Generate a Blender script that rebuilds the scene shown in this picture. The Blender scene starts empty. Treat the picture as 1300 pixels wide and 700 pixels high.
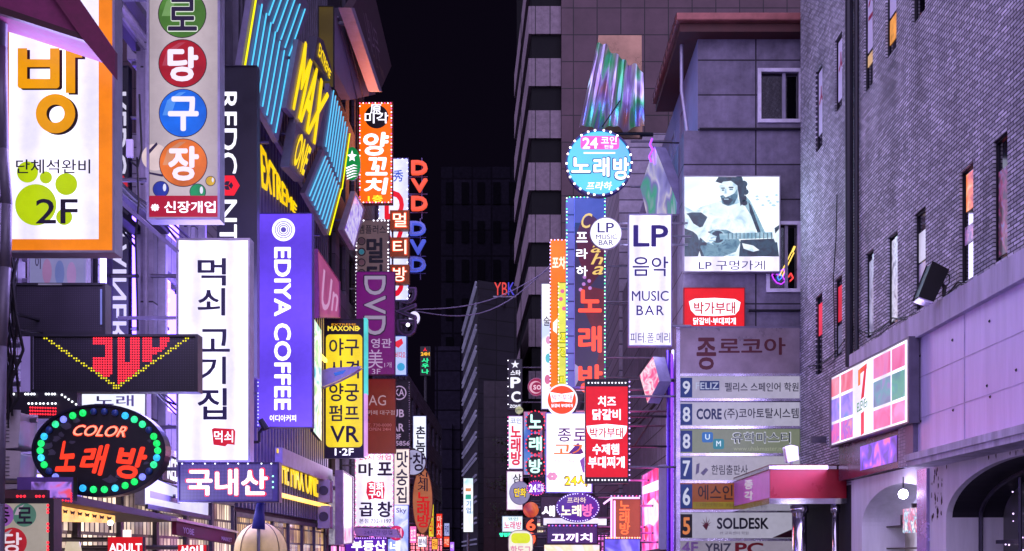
import bpy, math, random
from mathutils import Vector
random.seed(7)
R = math.radians
S = bpy.context.scene
COL = S.collection

# ---------------------------------------------------------------- camera, world, exposure
F = 1350.0; VX = 665.0; HY = 705.0; EYE = 1.6          # focal length and vanishing point in photo pixels, eye height
cd = bpy.data.cameras.new('camera'); cam = bpy.data.objects.new('camera', cd); COL.objects.link(cam)
cam.location = (0, 0, EYE); cam.rotation_euler = (R(90), 0, 0)
cd.sensor_fit = 'HORIZONTAL'; cd.sensor_width = 36; cd.lens = F / 1300 * 36
cd.shift_x = (650 - VX) / 1300; cd.shift_y = (HY - 350) / 1300
cd.clip_start = 0.1; cd.clip_end = 3000
S.camera = cam
W = bpy.data.worlds.new('World'); S.world = W; W.use_nodes = True
nt = W.node_tree; bg = nt.nodes['Background']
sky = nt.nodes.new('ShaderNodeTexSky'); sky.sky_type = 'NISHITA'; sky.sun_disc = False
sky.sun_elevation = R(-4); sky.sun_rotation = R(150)
mul = nt.nodes.new('ShaderNodeMixRGB'); mul.blend_type = 'ADD'; mul.inputs[0].default_value = 1
mul.inputs[2].default_value = (0.018, 0.011, 0.034, 1)   # city glow on the night sky
sc_ = nt.nodes.new('ShaderNodeMixRGB'); sc_.blend_type = 'MULTIPLY'; sc_.inputs[0].default_value = 1
sc_.inputs[2].default_value = (0.05, 0.04, 0.06, 1)
nt.links.new(sky.outputs[0], sc_.inputs[1]); nt.links.new(sc_.outputs[0], mul.inputs[1])
nt.links.new(mul.outputs[0], bg.inputs[0]); bg.inputs[1].default_value = 0.1
S.view_settings.view_transform = 'Standard'; S.view_settings.look = 'None'
S.view_settings.exposure = 0.62; S.view_settings.gamma = 1
S.render.engine = 'CYCLES'
S.cycles.use_denoising = True; S.cycles.max_bounces = 6; S.cycles.sample_clamp_indirect = 4
GAIN = 0.68
# soft violet city light from behind the viewer
sd = bpy.data.lights.new('sun', 'SUN'); sun = bpy.data.objects.new('sun', sd); COL.objects.link(sun)
sd.energy = 4.6; sd.angle = R(140); sd.color = (.70, .59, 1.0)
sun.rotation_euler = Vector((.58, .72, -.32)).to_track_quat('-Z', 'Y').to_euler()

# ---------------------------------------------------------------- materials
def lin(h):
    if not isinstance(h, str): return tuple(h)
    h = h.lstrip('#'); o = []
    for i in (0, 2, 4):
        c = int(h[i:i+2], 16) / 255
        o.append(c / 12.92 if c <= .04045 else ((c + .055) / 1.055) ** 2.4)
    return tuple(o)
_M = {}
def _new(name):
    m = bpy.data.materials.new(name); m.use_nodes = True
    return m, m.node_tree, m.node_tree.nodes['Principled BSDF']
def N(t, kind, **kw):
    n = t.nodes.new(kind)
    for k, v in kw.items(): setattr(n, k, v)
    return n
def _dirt(t, tc, strength_socket, b):
    """faint dust and scuffs over a lit face"""
    n2 = N(t, 'ShaderNodeTexNoise'); n2.inputs['Scale'].default_value = 7; n2.inputs['Detail'].default_value = 8; n2.inputs['Roughness'].default_value = .7
    t.links.new(tc.outputs['Object'], n2.inputs['Vector'])
    m2 = N(t, 'ShaderNodeMapRange'); m2.inputs[1].default_value = .3; m2.inputs[2].default_value = .6; m2.inputs[3].default_value = .9; m2.inputs[4].default_value = 1.03
    mu2 = N(t, 'ShaderNodeMath', operation='MULTIPLY'); t.links.new(n2.outputs['Fac'], m2.inputs[0]); t.links.new(m2.outputs[0], mu2.inputs[0]); t.links.new(strength_socket, mu2.inputs[1]); t.links.new(mu2.outputs[0], b.inputs['Emission Strength'])
def E(h, s=1.2, uneven=.22, scale=1.3):
    """lit sign face: emitting acrylic with slightly uneven back light"""
    k = ('E', h, s, uneven, scale)
    if k in _M: return _M[k]
    m, t, b = _new('lit_acrylic'); c = lin(h)
    b.inputs['Base Color'].default_value = (*[x * .1 + .005 for x in c], 1)
    b.inputs['Roughness'].default_value = .35; b.inputs['Specular IOR Level'].default_value = .25
    b.inputs['Emission Color'].default_value = (*c, 1)
    if uneven:
        tc = N(t, 'ShaderNodeTexCoord'); no = N(t, 'ShaderNodeTexNoise'); no.inputs['Scale'].default_value = scale; no.inputs['Detail'].default_value = 3
        mr = N(t, 'ShaderNodeMapRange'); mr.inputs[1].default_value = .3; mr.inputs[2].default_value = .7
        mr.inputs[3].default_value = s * (1 - uneven) * GAIN; mr.inputs[4].default_value = s * (1 + uneven) * GAIN
        t.links.new(tc.outputs['Object'], no.inputs['Vector']); t.links.new(no.outputs['Fac'], mr.inputs[0]); _dirt(t, tc, mr.outputs[0], b)
    else: b.inputs['Emission Strength'].default_value = s * GAIN
    _M[k] = m; return m
def ETUBE(h, s=1.2, axis=0, per=3.0, depth=.35):
    """sign face with fluorescent tubes behind it: soft bright bands where the tubes are"""
    k = ('T', h, s, axis, per, depth)
    if k in _M: return _M[k]
    m, t, b = _new('tube_lit_acrylic'); c = lin(h)
    b.inputs['Base Color'].default_value = (*[x * .1 + .005 for x in c], 1); b.inputs['Roughness'].default_value = .35; b.inputs['Specular IOR Level'].default_value = .25
    b.inputs['Emission Color'].default_value = (*c, 1)
    tc = N(t, 'ShaderNodeTexCoord'); sp = N(t, 'ShaderNodeSeparateXYZ'); t.links.new(tc.outputs['Object'], sp.inputs[0])
    mu = N(t, 'ShaderNodeMath', operation='MULTIPLY'); mu.inputs[1].default_value = per * 2 * math.pi
    t.links.new(sp.outputs[axis], mu.inputs[0])
    sn = N(t, 'ShaderNodeMath', operation='COSINE'); t.links.new(mu.outputs[0], sn.inputs[0])
    no = N(t, 'ShaderNodeTexNoise'); no.inputs['Scale'].default_value = 1.1; t.links.new(tc.outputs['Object'], no.inputs['Vector'])
    ad = N(t, 'ShaderNodeMath', operation='MULTIPLY_ADD'); ad.inputs[1].default_value = 2.2; t.links.new(no.outputs['Fac'], ad.inputs[0]); t.links.new(sn.outputs[0], ad.inputs[2])
    mr = N(t, 'ShaderNodeMapRange'); mr.inputs[1].default_value = 0; mr.inputs[2].default_value = 2.2
    mr.inputs[3].default_value = s * (1 - depth) * GAIN; mr.inputs[4].default_value = s * (1 + depth) * GAIN
    t.links.new(ad.outputs[0], mr.inputs[0]); _dirt(t, tc, mr.outputs[0], b)
    _M[k] = m; return m
def P(h, rough=.6, metal=0, var=.25, scale=3, bump=0.0, streak=False, spec=.4, name='painted_metal'):
    """unlit surface with blotchy wear"""
    k = ('P', h, rough, metal, var, scale, bump, streak, spec)
    if k in _M: return _M[k]
    m, t, b = _new(name); c = lin(h)
    b.inputs['Roughness'].default_value = rough; b.inputs['Metallic'].default_value = metal
    b.inputs['Specular IOR Level'].default_value = spec
    tc = N(t, 'ShaderNodeTexCoord'); no = N(t, 'ShaderNodeTexNoise'); no.inputs['Scale'].default_value = scale; no.inputs['Detail'].default_value = 8; no.inputs['Roughness'].default_value = .65
    v = tc.outputs['Object']
    if streak:
        mp = N(t, 'ShaderNodeMapping'); mp.inputs['Scale'].default_value = (2.5, 2.5, .25); t.links.new(v, mp.inputs[0]); v = mp.outputs[0]
    t.links.new(v, no.inputs['Vector'])
    cr = N(t, 'ShaderNodeValToRGB'); cr.color_ramp.elements[0].position = .3; cr.color_ramp.elements[1].position = .7
    cr.color_ramp.elements[0].color = (*[x * (1 - var) for x in c], 1); cr.color_ramp.elements[1].color = (*[min(1, x * (1 + var)) for x in c], 1)
    t.links.new(no.outputs['Fac'], cr.inputs[0]); t.links.new(cr.outputs[0], b.inputs['Base Color'])
    mr = N(t, 'ShaderNodeMapRange'); mr.inputs[3].default_value = max(.03, rough - .15); mr.inputs[4].default_value = min(1, rough + .15)
    t.links.new(no.outputs['Fac'], mr.inputs[0]); t.links.new(mr.outputs[0], b.inputs['Roughness'])
    if bump:
        bp = N(t, 'ShaderNodeBump'); bp.inputs['Strength'].default_value = bump; bp.inputs['Distance'].default_value = .02
        t.links.new(no.outputs['Fac'], bp.inputs['Height']); t.links.new(bp.outputs[0], b.inputs['Normal'])
    _M[k] = m; return m
def GRID(c1, c2, bw, bh, mortar=.01, axes=(1, 2), rough=.7, offset=.5, bump=.4, var=.3, name='masonry', metal=0.0, noise=2.0, spec=.3, stain=0.0):
    """brick or panel courses laid out in the wall's own plane"""
    k = ('G', c1, c2, bw, bh, mortar, axes, rough, offset, var, metal, noise, spec, stain)
    if k in _M: return _M[k]
    m, t, b = _new(name); a = lin(c1); c = lin(c2); b.inputs['Specular IOR Level'].default_value = spec
    b.inputs['Roughness'].default_value = rough; b.inputs['Metallic'].default_value = metal
    tc = N(t, 'ShaderNodeTexCoord'); sp = N(t, 'ShaderNodeSeparateXYZ'); cb = N(t, 'ShaderNodeCombineXYZ')
    t.links.new(tc.outputs['Object'], sp.inputs[0]); t.links.new(sp.outputs[axes[0]], cb.inputs[0]); t.links.new(sp.outputs[axes[1]], cb.inputs[1])
    br = N(t, 'ShaderNodeTexBrick'); br.offset = offset
    br.inputs['Scale'].default_value = 1; br.inputs['Brick Width'].default_value = bw; br.inputs['Row Height'].default_value = bh
    br.inputs['Mortar Size'].default_value = mortar; br.inputs['Mortar Smooth'].default_value = .15; br.inputs['Bias'].default_value = 0
    br.inputs['Color1'].default_value = (*[x * (1 - var) for x in a], 1); br.inputs['Color2'].default_value = (*[min(1, x * (1 + var)) for x in a], 1)
    br.inputs['Mortar'].default_value = (*c, 1)
    t.links.new(cb.outputs[0], br.inputs['Vector'])
    no = N(t, 'ShaderNodeTexNoise'); no.inputs['Scale'].default_value = noise; no.inputs['Detail'].default_value = 9; no.inputs['Roughness'].default_value = .7
    t.links.new(cb.outputs[0], no.inputs['Vector'])
    mr = N(t, 'ShaderNodeMapRange'); mr.inputs[1].default_value = .25; mr.inputs[2].default_value = .75; mr.inputs[3].default_value = .6; mr.inputs[4].default_value = 1.3
    t.links.new(no.outputs['Fac'], mr.inputs[0])
    mx = N(t, 'ShaderNodeMixRGB', blend_type='MULTIPLY'); mx.inputs[0].default_value = 1
    t.links.new(br.outputs['Color'], mx.inputs[1]); t.links.new(mr.outputs[0], mx.inputs[2]); t.links.new(mx.outputs[0], b.inputs['Base Color'])
    if stain:                                    # water runs and patched areas
        mp = N(t, 'ShaderNodeMapping'); mp.inputs['Scale'].default_value = (1.3, .16, 1); n3 = N(t, 'ShaderNodeTexNoise'); n3.inputs['Scale'].default_value = 1; n3.inputs['Detail'].default_value = 7; n3.inputs['Roughness'].default_value = .65
        t.links.new(cb.outputs[0], mp.inputs[0]); t.links.new(mp.outputs[0], n3.inputs['Vector'])
        m3 = N(t, 'ShaderNodeMapRange'); m3.inputs[1].default_value = .35; m3.inputs[2].default_value = .62; m3.inputs[3].default_value = 1 - stain; m3.inputs[4].default_value = 1 + stain * .5
        x3 = N(t, 'ShaderNodeMixRGB', blend_type='MULTIPLY'); x3.inputs[0].default_value = 1
        t.links.new(n3.outputs['Fac'], m3.inputs[0]); t.links.new(mx.outputs[0], x3.inputs[1]); t.links.new(m3.outputs[0], x3.inputs[2]); t.links.new(x3.outputs[0], b.inputs['Base Color'])
    bp = N(t, 'ShaderNodeBump'); bp.inputs['Strength'].default_value = bump; bp.inputs['Distance'].default_value = .012; bp.invert = True
    ad = N(t, 'ShaderNodeMath', operation='MULTIPLY_ADD'); ad.inputs[1].default_value = -.35; t.links.new(no.outputs['Fac'], ad.inputs[0]); t.links.new(br.outputs['Fac'], ad.inputs[2])
    t.links.new(ad.outputs[0], bp.inputs['Height']); t.links.new(bp.outputs[0], b.inputs['Normal'])
    _M[k] = m; return m
def GLASS(h='0a0a12', rough=.06):
    k = ('GL', h, rough)
    if k in _M: return _M[k]
    m, t, b = _new('dark_window_glass')
    b.inputs['Base Color'].default_value = (*lin(h), 1); b.inputs['Roughness'].default_value = rough
    b.inputs['Specular IOR Level'].default_value = 1.0; b.inputs['IOR'].default_value = 1.8
    tc = N(t, 'ShaderNodeTexCoord'); no = N(t, 'ShaderNodeTexNoise'); no.inputs['Scale'].default_value = .8
    bp = N(t, 'ShaderNodeBump'); bp.inputs['Strength'].default_value = .06; bp.inputs['Distance'].default_value = .05
    t.links.new(tc.outputs['Object'], no.inputs['Vector']); t.links.new(no.outputs['Fac'], bp.inputs['Height']); t.links.new(bp.outputs[0], b.inputs['Normal'])
    _M[k] = m; return m
def MIRROR():
    """silvered facade glass"""
    k = 'MI'
    if k in _M: return _M[k]
    m, t, b = _new('mirror_glass'); b.inputs['Base Color'].default_value = (.42, .40, .48, 1); b.inputs['Metallic'].default_value = 1; b.inputs['Roughness'].default_value = .015
    _M[k] = m; return m
def REFLFOIL(s=0.0, tint='c8b0c8', scale=2.5, cool=False):
    """metal sheet: coloured reflections painted into the base colour, plus a faint glow"""
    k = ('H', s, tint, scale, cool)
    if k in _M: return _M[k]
    m, t, b = _new('painted_reflection_foil'); b.inputs['Metallic'].default_value = 1; b.inputs['Roughness'].default_value = .18
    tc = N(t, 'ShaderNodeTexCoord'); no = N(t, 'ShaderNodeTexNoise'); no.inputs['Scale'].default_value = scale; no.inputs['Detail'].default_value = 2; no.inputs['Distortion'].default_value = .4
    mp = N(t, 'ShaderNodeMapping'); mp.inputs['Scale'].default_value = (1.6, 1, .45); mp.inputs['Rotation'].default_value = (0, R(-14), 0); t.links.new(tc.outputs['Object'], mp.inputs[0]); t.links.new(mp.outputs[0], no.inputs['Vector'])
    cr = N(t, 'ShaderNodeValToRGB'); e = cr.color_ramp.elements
    cols = [(.30, lin('b07850')), (.40, lin(tint)), (.47, lin('c8c0e8')), (.54, lin('58c890')), (.62, lin('8a78d8')), (.72, lin('d0a890'))]  # reflection colours painted in, used for base colour and emission
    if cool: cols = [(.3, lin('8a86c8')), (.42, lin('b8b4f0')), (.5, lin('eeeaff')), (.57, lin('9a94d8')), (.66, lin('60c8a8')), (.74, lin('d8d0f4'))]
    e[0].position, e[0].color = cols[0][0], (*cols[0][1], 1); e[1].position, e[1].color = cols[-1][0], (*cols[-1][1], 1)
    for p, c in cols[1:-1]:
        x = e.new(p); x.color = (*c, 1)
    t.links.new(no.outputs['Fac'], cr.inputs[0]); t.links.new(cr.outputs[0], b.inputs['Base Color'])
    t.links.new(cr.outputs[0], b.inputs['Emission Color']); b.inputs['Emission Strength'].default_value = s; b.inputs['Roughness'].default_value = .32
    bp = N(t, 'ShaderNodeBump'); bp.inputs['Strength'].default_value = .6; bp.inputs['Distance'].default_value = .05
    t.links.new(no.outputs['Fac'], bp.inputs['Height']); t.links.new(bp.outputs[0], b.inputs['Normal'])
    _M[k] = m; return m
def MOTTLE(cols, s=1.0, scale=2.0, detail=2, dist=1.0):
    """printed advertising sheet in blotches of several colours, lit from behind"""
    k = ('MO', tuple(cols), s, scale, detail, dist)
    if k in _M: return _M[k]
    m, t, b = _new('printed_lit_sheet'); b.inputs['Roughness'].default_value = .3
    tc = N(t, 'ShaderNodeTexCoord'); no = N(t, 'ShaderNodeTexNoise'); no.inputs['Scale'].default_value = scale; no.inputs['Detail'].default_value = detail; no.inputs['Distortion'].default_value = dist
    t.links.new(tc.outputs['Object'], no.inputs['Vector'])
    cr = N(t, 'ShaderNodeValToRGB'); e = cr.color_ramp.elements; n = len(cols)
    for i, c in enumerate(cols):
        p = .32 + .36 * i / max(1, n - 1)
        x = e[0] if i == 0 else (e[-1] if i == n - 1 else e.new(p))
        x.position = p; x.color = (*lin(c), 1)
    t.links.new(no.outputs['Fac'], cr.inputs[0]); t.links.new(cr.outputs[0], b.inputs['Emission Color'])
    b.inputs['Emission Strength'].default_value = s * GAIN; b.inputs['Base Color'].default_value = (.08, .08, .08, 1)
    _M[k] = m; return m
def SHOP(h, s=1.0):
    """lit shop room: rows of goods on shelves"""
    k = ('SH', h, s)
    if k in _M: return _M[k]
    m, t, b = _new('lit_shop_room'); c = lin(h); b.inputs['Base Color'].default_value = (.05, .05, .05, 1); b.inputs['Roughness'].default_value = .1
    tc = N(t, 'ShaderNodeTexCoord'); sp = N(t, 'ShaderNodeSeparateXYZ'); cb = N(t, 'ShaderNodeCombineXYZ')
    t.links.new(tc.outputs['Object'], sp.inputs[0]); t.links.new(sp.outputs[1], cb.inputs[0]); t.links.new(sp.outputs[2], cb.inputs[1])
    br = N(t, 'ShaderNodeTexBrick'); br.inputs['Scale'].default_value = 1; br.inputs['Brick Width'].default_value = .17; br.inputs['Row Height'].default_value = .38; br.inputs['Mortar Size'].default_value = .025; br.offset = .37
    br.inputs['Color1'].default_value = (*c, 1); br.inputs['Color2'].default_value = (c[0]*.16, c[1]*.13, c[2]*.2, 1); br.inputs['Mortar'].default_value = (c[0]*.05, c[1]*.04, c[2]*.05, 1)
    t.links.new(cb.outputs[0], br.inputs['Vector'])
    no = N(t, 'ShaderNodeTexNoise'); no.inputs['Scale'].default_value = .9; no.inputs['Detail'].default_value = 4; t.links.new(tc.outputs['Object'], no.inputs['Vector'])
    mr = N(t, 'ShaderNodeMapRange'); mr.inputs[1].default_value = .35; mr.inputs[2].default_value = .65; mr.inputs[3].default_value = s*.35; mr.inputs[4].default_value = s*1.4
    t.links.new(no.outputs['Fac'], mr.inputs[0]); t.links.new(br.outputs['Color'], b.inputs['Emission Color']); t.links.new(mr.outputs[0], b.inputs['Emission Strength'])
    _M[k] = m; return m
def LEDTEXT(h, s, pitch=.03):
    """LED matrix: emission only in round dots on a grid"""
    k = ('L', h, s, pitch)
    if k in _M: return _M[k]
    m, t, b = _new('led_matrix'); b.inputs['Base Color'].default_value = (.01, .01, .015, 1); b.inputs['Emission Color'].default_value = (*lin(h), 1)
    tc = N(t, 'ShaderNodeTexCoord'); vo = N(t, 'ShaderNodeVectorMath', operation='SCALE'); vo.inputs['Scale'].default_value = 1 / pitch
    fr = N(t, 'ShaderNodeVectorMath', operation='FRACTION'); t.links.new(tc.outputs['Object'], vo.inputs[0]); t.links.new(vo.outputs[0], fr.inputs[0])
    sp = N(t, 'ShaderNodeSeparateXYZ'); t.links.new(fr.outputs[0], sp.inputs[0]); cb = N(t, 'ShaderNodeCombineXYZ')
    t.links.new(sp.outputs[0], cb.inputs[0]); t.links.new(sp.outputs[2], cb.inputs[1])
    ds = N(t, 'ShaderNodeVectorMath', operation='DISTANCE'); ds.inputs[1].default_value = (.5, .5, 0); t.links.new(cb.outputs[0], ds.inputs[0])
    mr = N(t, 'ShaderNodeMapRange'); mr.inputs[1].default_value = .3; mr.inputs[2].default_value = .5; mr.inputs[3].default_value = s * GAIN; mr.inputs[4].default_value = s * .25 * GAIN
    t.links.new(ds.outputs['Value'], mr.inputs[0]); t.links.new(mr.outputs[0], b.inputs['Emission Strength'])
    _M[k] = m; return m

STEEL = P('6e6a78', .4, .7, .3, 6); DARK = P('1b1822', .6, .2, .3, 4); GREY = P('8d889a', .5, .3, .25, 4)
INK = P('241832', .6, 0, .1, 5); BLACK = P('0d0b12', .6, 0, .2, 5); CHROME = P('c8c4d0', .15, 1, .1, 3)

# ---------------------------------------------------------------- geometry helpers
class Front:
    """plane facing the viewer at distance Y; a photo pixel gives the point on it"""
    def __init__(s, Y): s.Y = Y
    def p(s, px, py, d=0):
        return Vector(((px - VX) * s.Y / F, s.Y - d, EYE + (HY - py) * s.Y / F))
    def px(s, n): return n * s.Y / F
class Side:
    """facade plane X = const along the street"""
    def __init__(s, X): s.X = X; s.sg = 1 if X < 0 else -1
    def p(s, px, py, d=0):
        Y = F * s.X / (px - VX)
        return Vector((s.X + s.sg * d, Y, EYE + (HY - py) * Y / F))
    def px(s, n): return n * .02
class World:
    """plane along the street given in metres: (y, z)"""
    def __init__(s, X): s.X = X; s.sg = 1 if X < 0 else -1
    def p(s, y, z, d=0): return Vector((s.X + s.sg * d, y, z))
class MB:
    def __init__(s): s.v = []; s.f = []; s.mi = []
    def add(s, v, f, mi=0):
        n = len(s.v); s.v += [Vector(x) for x in v]; s.f += [tuple(i + n for i in q) for q in f]; s.mi += [mi] * len(f)
    def prism(s, fr, pts, d0, d1, mi=0):
        n = len(pts); a = [fr.p(x, y, d0) for x, y in pts]; b = [fr.p(x, y, d1) for x, y in pts]
        f = [tuple(range(n)), tuple(range(2 * n - 1, n - 1, -1))] + [(i, (i + 1) % n, n + (i + 1) % n, n + i) for i in range(n)]
        s.add(a + b, f, mi)
    def flat(s, fr, pts, d, mi=0): s.add([fr.p(x, y, d) for x, y in pts], [tuple(range(len(pts)))], mi)
    def ring(s, fr, out, inn, d0, d1, mi=0):
        n = len(out); v = [fr.p(x, y, d) for d in (d0, d1) for r in (out, inn) for x, y in r]; f = []
        for i in range(n):
            j = (i + 1) % n
            f += [(i, j, n + j, n + i), (2*n+i, 3*n+i, 3*n+j, 2*n+j), (i, 2*n+i, 2*n+j, j), (n+i, n+j, 3*n+j, 3*n+i)]
        s.add(v, f, mi)
    def box(s, x0, x1, y0, y1, z0, z1, mi=0):
        v = [(x, y, z) for z in (z0, z1) for y in (y0, y1) for x in (x0, x1)]
        s.add(v, [(0,1,3,2),(4,6,7,5),(0,4,5,1),(2,3,7,6),(0,2,6,4),(1,5,7,3)], mi)
    def tube(s, a, b, r, n=8, r2=None, mi=0):
        a = Vector(a); b = Vector(b); d = (b - a).normalized(); u = d.orthogonal().normalized(); w = d.cross(u); r2 = r if r2 is None else r2
        v = []
        for c, q in ((a, r), (b, r2)): v += [c + q * (math.cos(2*math.pi*i/n) * u + math.sin(2*math.pi*i/n) * w) for i in range(n)]
        s.add(v, [(i, (i+1) % n, n+(i+1) % n, n+i) for i in range(n)] + [tuple(range(n-1, -1, -1)), tuple(range(n, 2*n))], mi)
    def path(s, pts, r, n=6, mi=0):
        for a, b in zip(pts, pts[1:]): s.tube(a, b, r, n, mi=mi)
    def ball(s, c, r, nu=10, nv=6, sx=1, sy=1, sz=1, mi=0, half=None):
        c = Vector(c); v = []; f = []
        lo, hi = (-math.pi/2, math.pi/2) if half is None else half
        for j in range(nv + 1):
            t = lo + (hi - lo) * j / nv
            for i in range(nu):
                p = 2 * math.pi * i / nu
                v.append(c + Vector((r*sx*math.cos(t)*math.cos(p), r*sy*math.cos(t)*math.sin(p), r*sz*math.sin(t))))
        for j in range(nv):
            for i in range(nu): f.append((j*nu+i, j*nu+(i+1) % nu, (j+1)*nu+(i+1) % nu, (j+1)*nu+i))
        s.add(v, f, mi)
    def stud(s, c, r, n):
        """small lamp: a low dome facing direction n"""
        c = Vector(c); n = Vector(n).normalized(); u = n.orthogonal().normalized(); w = n.cross(u); v = []
        for i in range(6): v.append(c + r * (math.cos(i*math.pi/3) * u + math.sin(i*math.pi/3) * w))
        v.append(c + n * r * .8)
        s.add(v, [(i, (i+1) % 6, 6) for i in range(6)])
    def build(s, name, mat, parent=None, smooth=False, bevel=0):
        me = bpy.data.meshes.new(name); off = parent_loc(parent) if parent else Vector((0, 0, 0))
        me.from_pydata([v - off for v in s.v], [], s.f); me.validate(); me.update()
        for m in (mat if isinstance(mat, (list, tuple)) else [mat]): me.materials.append(m)
        if any(s.mi) and len(me.polygons) == len(s.mi): me.polygons.foreach_set('material_index', s.mi)
        if smooth: me.polygons.foreach_set('use_smooth', [True] * len(me.polygons))
        o = bpy.data.objects.new(name, me); COL.objects.link(o)
        if parent: o.parent = parent
        if bevel:
            b = o.modifiers.new('bevel', 'BEVEL'); b.width = bevel; b.segments = 2; b.limit_method = 'ANGLE'
        return o
def parent_loc(o):
    v = Vector((0, 0, 0))
    while o: v += o.location; o = o.parent
    return v
def thing(name, label, cat, loc, group=None):
    o = bpy.data.objects.new(name, None); o.empty_display_size = .2; COL.objects.link(o); o.location = loc
    o['label'] = label; o['category'] = cat
    if group: o['group'] = group
    return o
def tag(o, label, cat, group=None):
    o['label'] = label; o['category'] = cat
    if group: o['group'] = group
    return o
def rect(x0, y0, x1, y1): return [(x0, y0), (x1, y0), (x1, y1), (x0, y1)]
def oval(cx, cy, rx, ry=None, n=36, a0=0): ry = rx if ry is None else ry; return [(cx + rx*math.cos(a0 + 2*math.pi*i/n), cy + ry*math.sin(a0 + 2*math.pi*i/n)) for i in range(n)]
def rrect(x0, y0, x1, y1, r, n=5):
    o = []
    for cx, cy, a in ((x1-r, y0+r, -90), (x1-r, y1-r, 0), (x0+r, y1-r, 90), (x0+r, y0+r, 180)):
        o += [(cx + r*math.cos(R(a + 90*i/n)), cy + r*math.sin(R(a + 90*i/n))) for i in range(n + 1)]
    return o
def shrink(pts, k):
    """move every corner towards the middle by k pixels"""
    cx = sum(p[0] for p in pts)/len(pts); cy = sum(p[1] for p in pts)/len(pts); o = []
    n = len(pts)
    for i in range(n):
        (x, y), (xa, ya), (xb, yb) = pts[i], pts[i-1], pts[(i+1) % n]
        def nrm(ax, ay, bx, by):
            l = math.hypot(bx-ax, by-ay) or 1; nx, ny = -(by-ay)/l, (bx-ax)/l
            return (nx, ny) if nx*(cx-ax) + ny*(cy-ay) > 0 else (-nx, -ny)
        n1 = nrm(xa, ya, x, y); n2 = nrm(x, y, xb, yb); dt = max(.4, 1 + n1[0]*n2[0] + n1[1]*n2[1])
        o.append((x + k*(n1[0]+n2[0])/dt, y + k*(n1[1]+n2[1])/dt))
    return o
_T = {}
def glyphs(txt, lead=1.0, italic=0, ex=0, off=0, track=1.0):
    k = (txt, lead, italic, ex, off, track)
    if k not in _T:
        cu = bpy.data.curves.new('t', 'FONT'); cu.body = txt; cu.resolution_u = 3; cu.align_x = 'CENTER'
        cu.space_line = lead; cu.shear = italic; cu.extrude = ex; cu.offset = off; cu.space_character = track
        o = bpy.data.objects.new('t', cu); COL.objects.link(o)
        me = o.to_mesh(); v = [tuple(x.co) for x in me.vertices]; f = [tuple(p.vertices) for p in me.polygons]
        o.to_mesh_clear(); bpy.data.objects.remove(o); bpy.data.curves.remove(cu)
        _T[k] = (v, f)
    return _T[k]
def text(parent, fr, txt, q, mat, bold=0, d=.006, rot=0, lead=1.0, italic=0, ex=0, name='lettering', track=1.0):
    """q: rectangle (x0, y0, x1, y1) or four corners TL, TR, BR, BL in the plane fr. bold in parts of the letter size"""
    if len(q) == 4 and not isinstance(q[0], (tuple, list)): x0, y0, x1, y1 = q; q = [(x0, y0), (x1, y0), (x1, y1), (x0, y1)]
    V, Fc = glyphs(txt, lead, italic, .05 if ex else 0, 0, track)
    if not V: return None
    if rot == 90: V = [(y, -x, z) for x, y, z in V]
    ax, bx = min(v[0] for v in V), max(v[0] for v in V); ay, by = min(v[1] for v in V), max(v[1] for v in V)
    w, h = max(1e-6, bx-ax), max(1e-6, by-ay)
    bold *= .6; m = MB(); offs = [(0, 0)]
    if bold: offs += [(bold*c, bold*s_) for c, s_ in ((1, 0), (-1, 0), (0, 1), (0, -1), (.7, .7), (-.7, .7), (.7, -.7), (-.7, -.7))]
    iw, ih = w + 2*bold, h + 2*bold
    for i, (ox, oy) in enumerate(offs):
        vv = []
        for x, y, z in V:
            u = (x - ax + bold + ox) / iw; t_ = (by - y + bold - oy) / ih
            px = (q[0][0]*(1-u) + q[1][0]*u)*(1-t_) + (q[3][0]*(1-u) + q[2][0]*u)*t_
            py = (q[0][1]*(1-u) + q[1][1]*u)*(1-t_) + (q[3][1]*(1-u) + q[2][1]*u)*t_
            vv.append(fr.p(px, py, d + i*.0004 + ((z/.05 + 1) * .5 * ex if ex else 0)))
        m.add(vv, Fc)
    return m.build(name, mat, parent)
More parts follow.
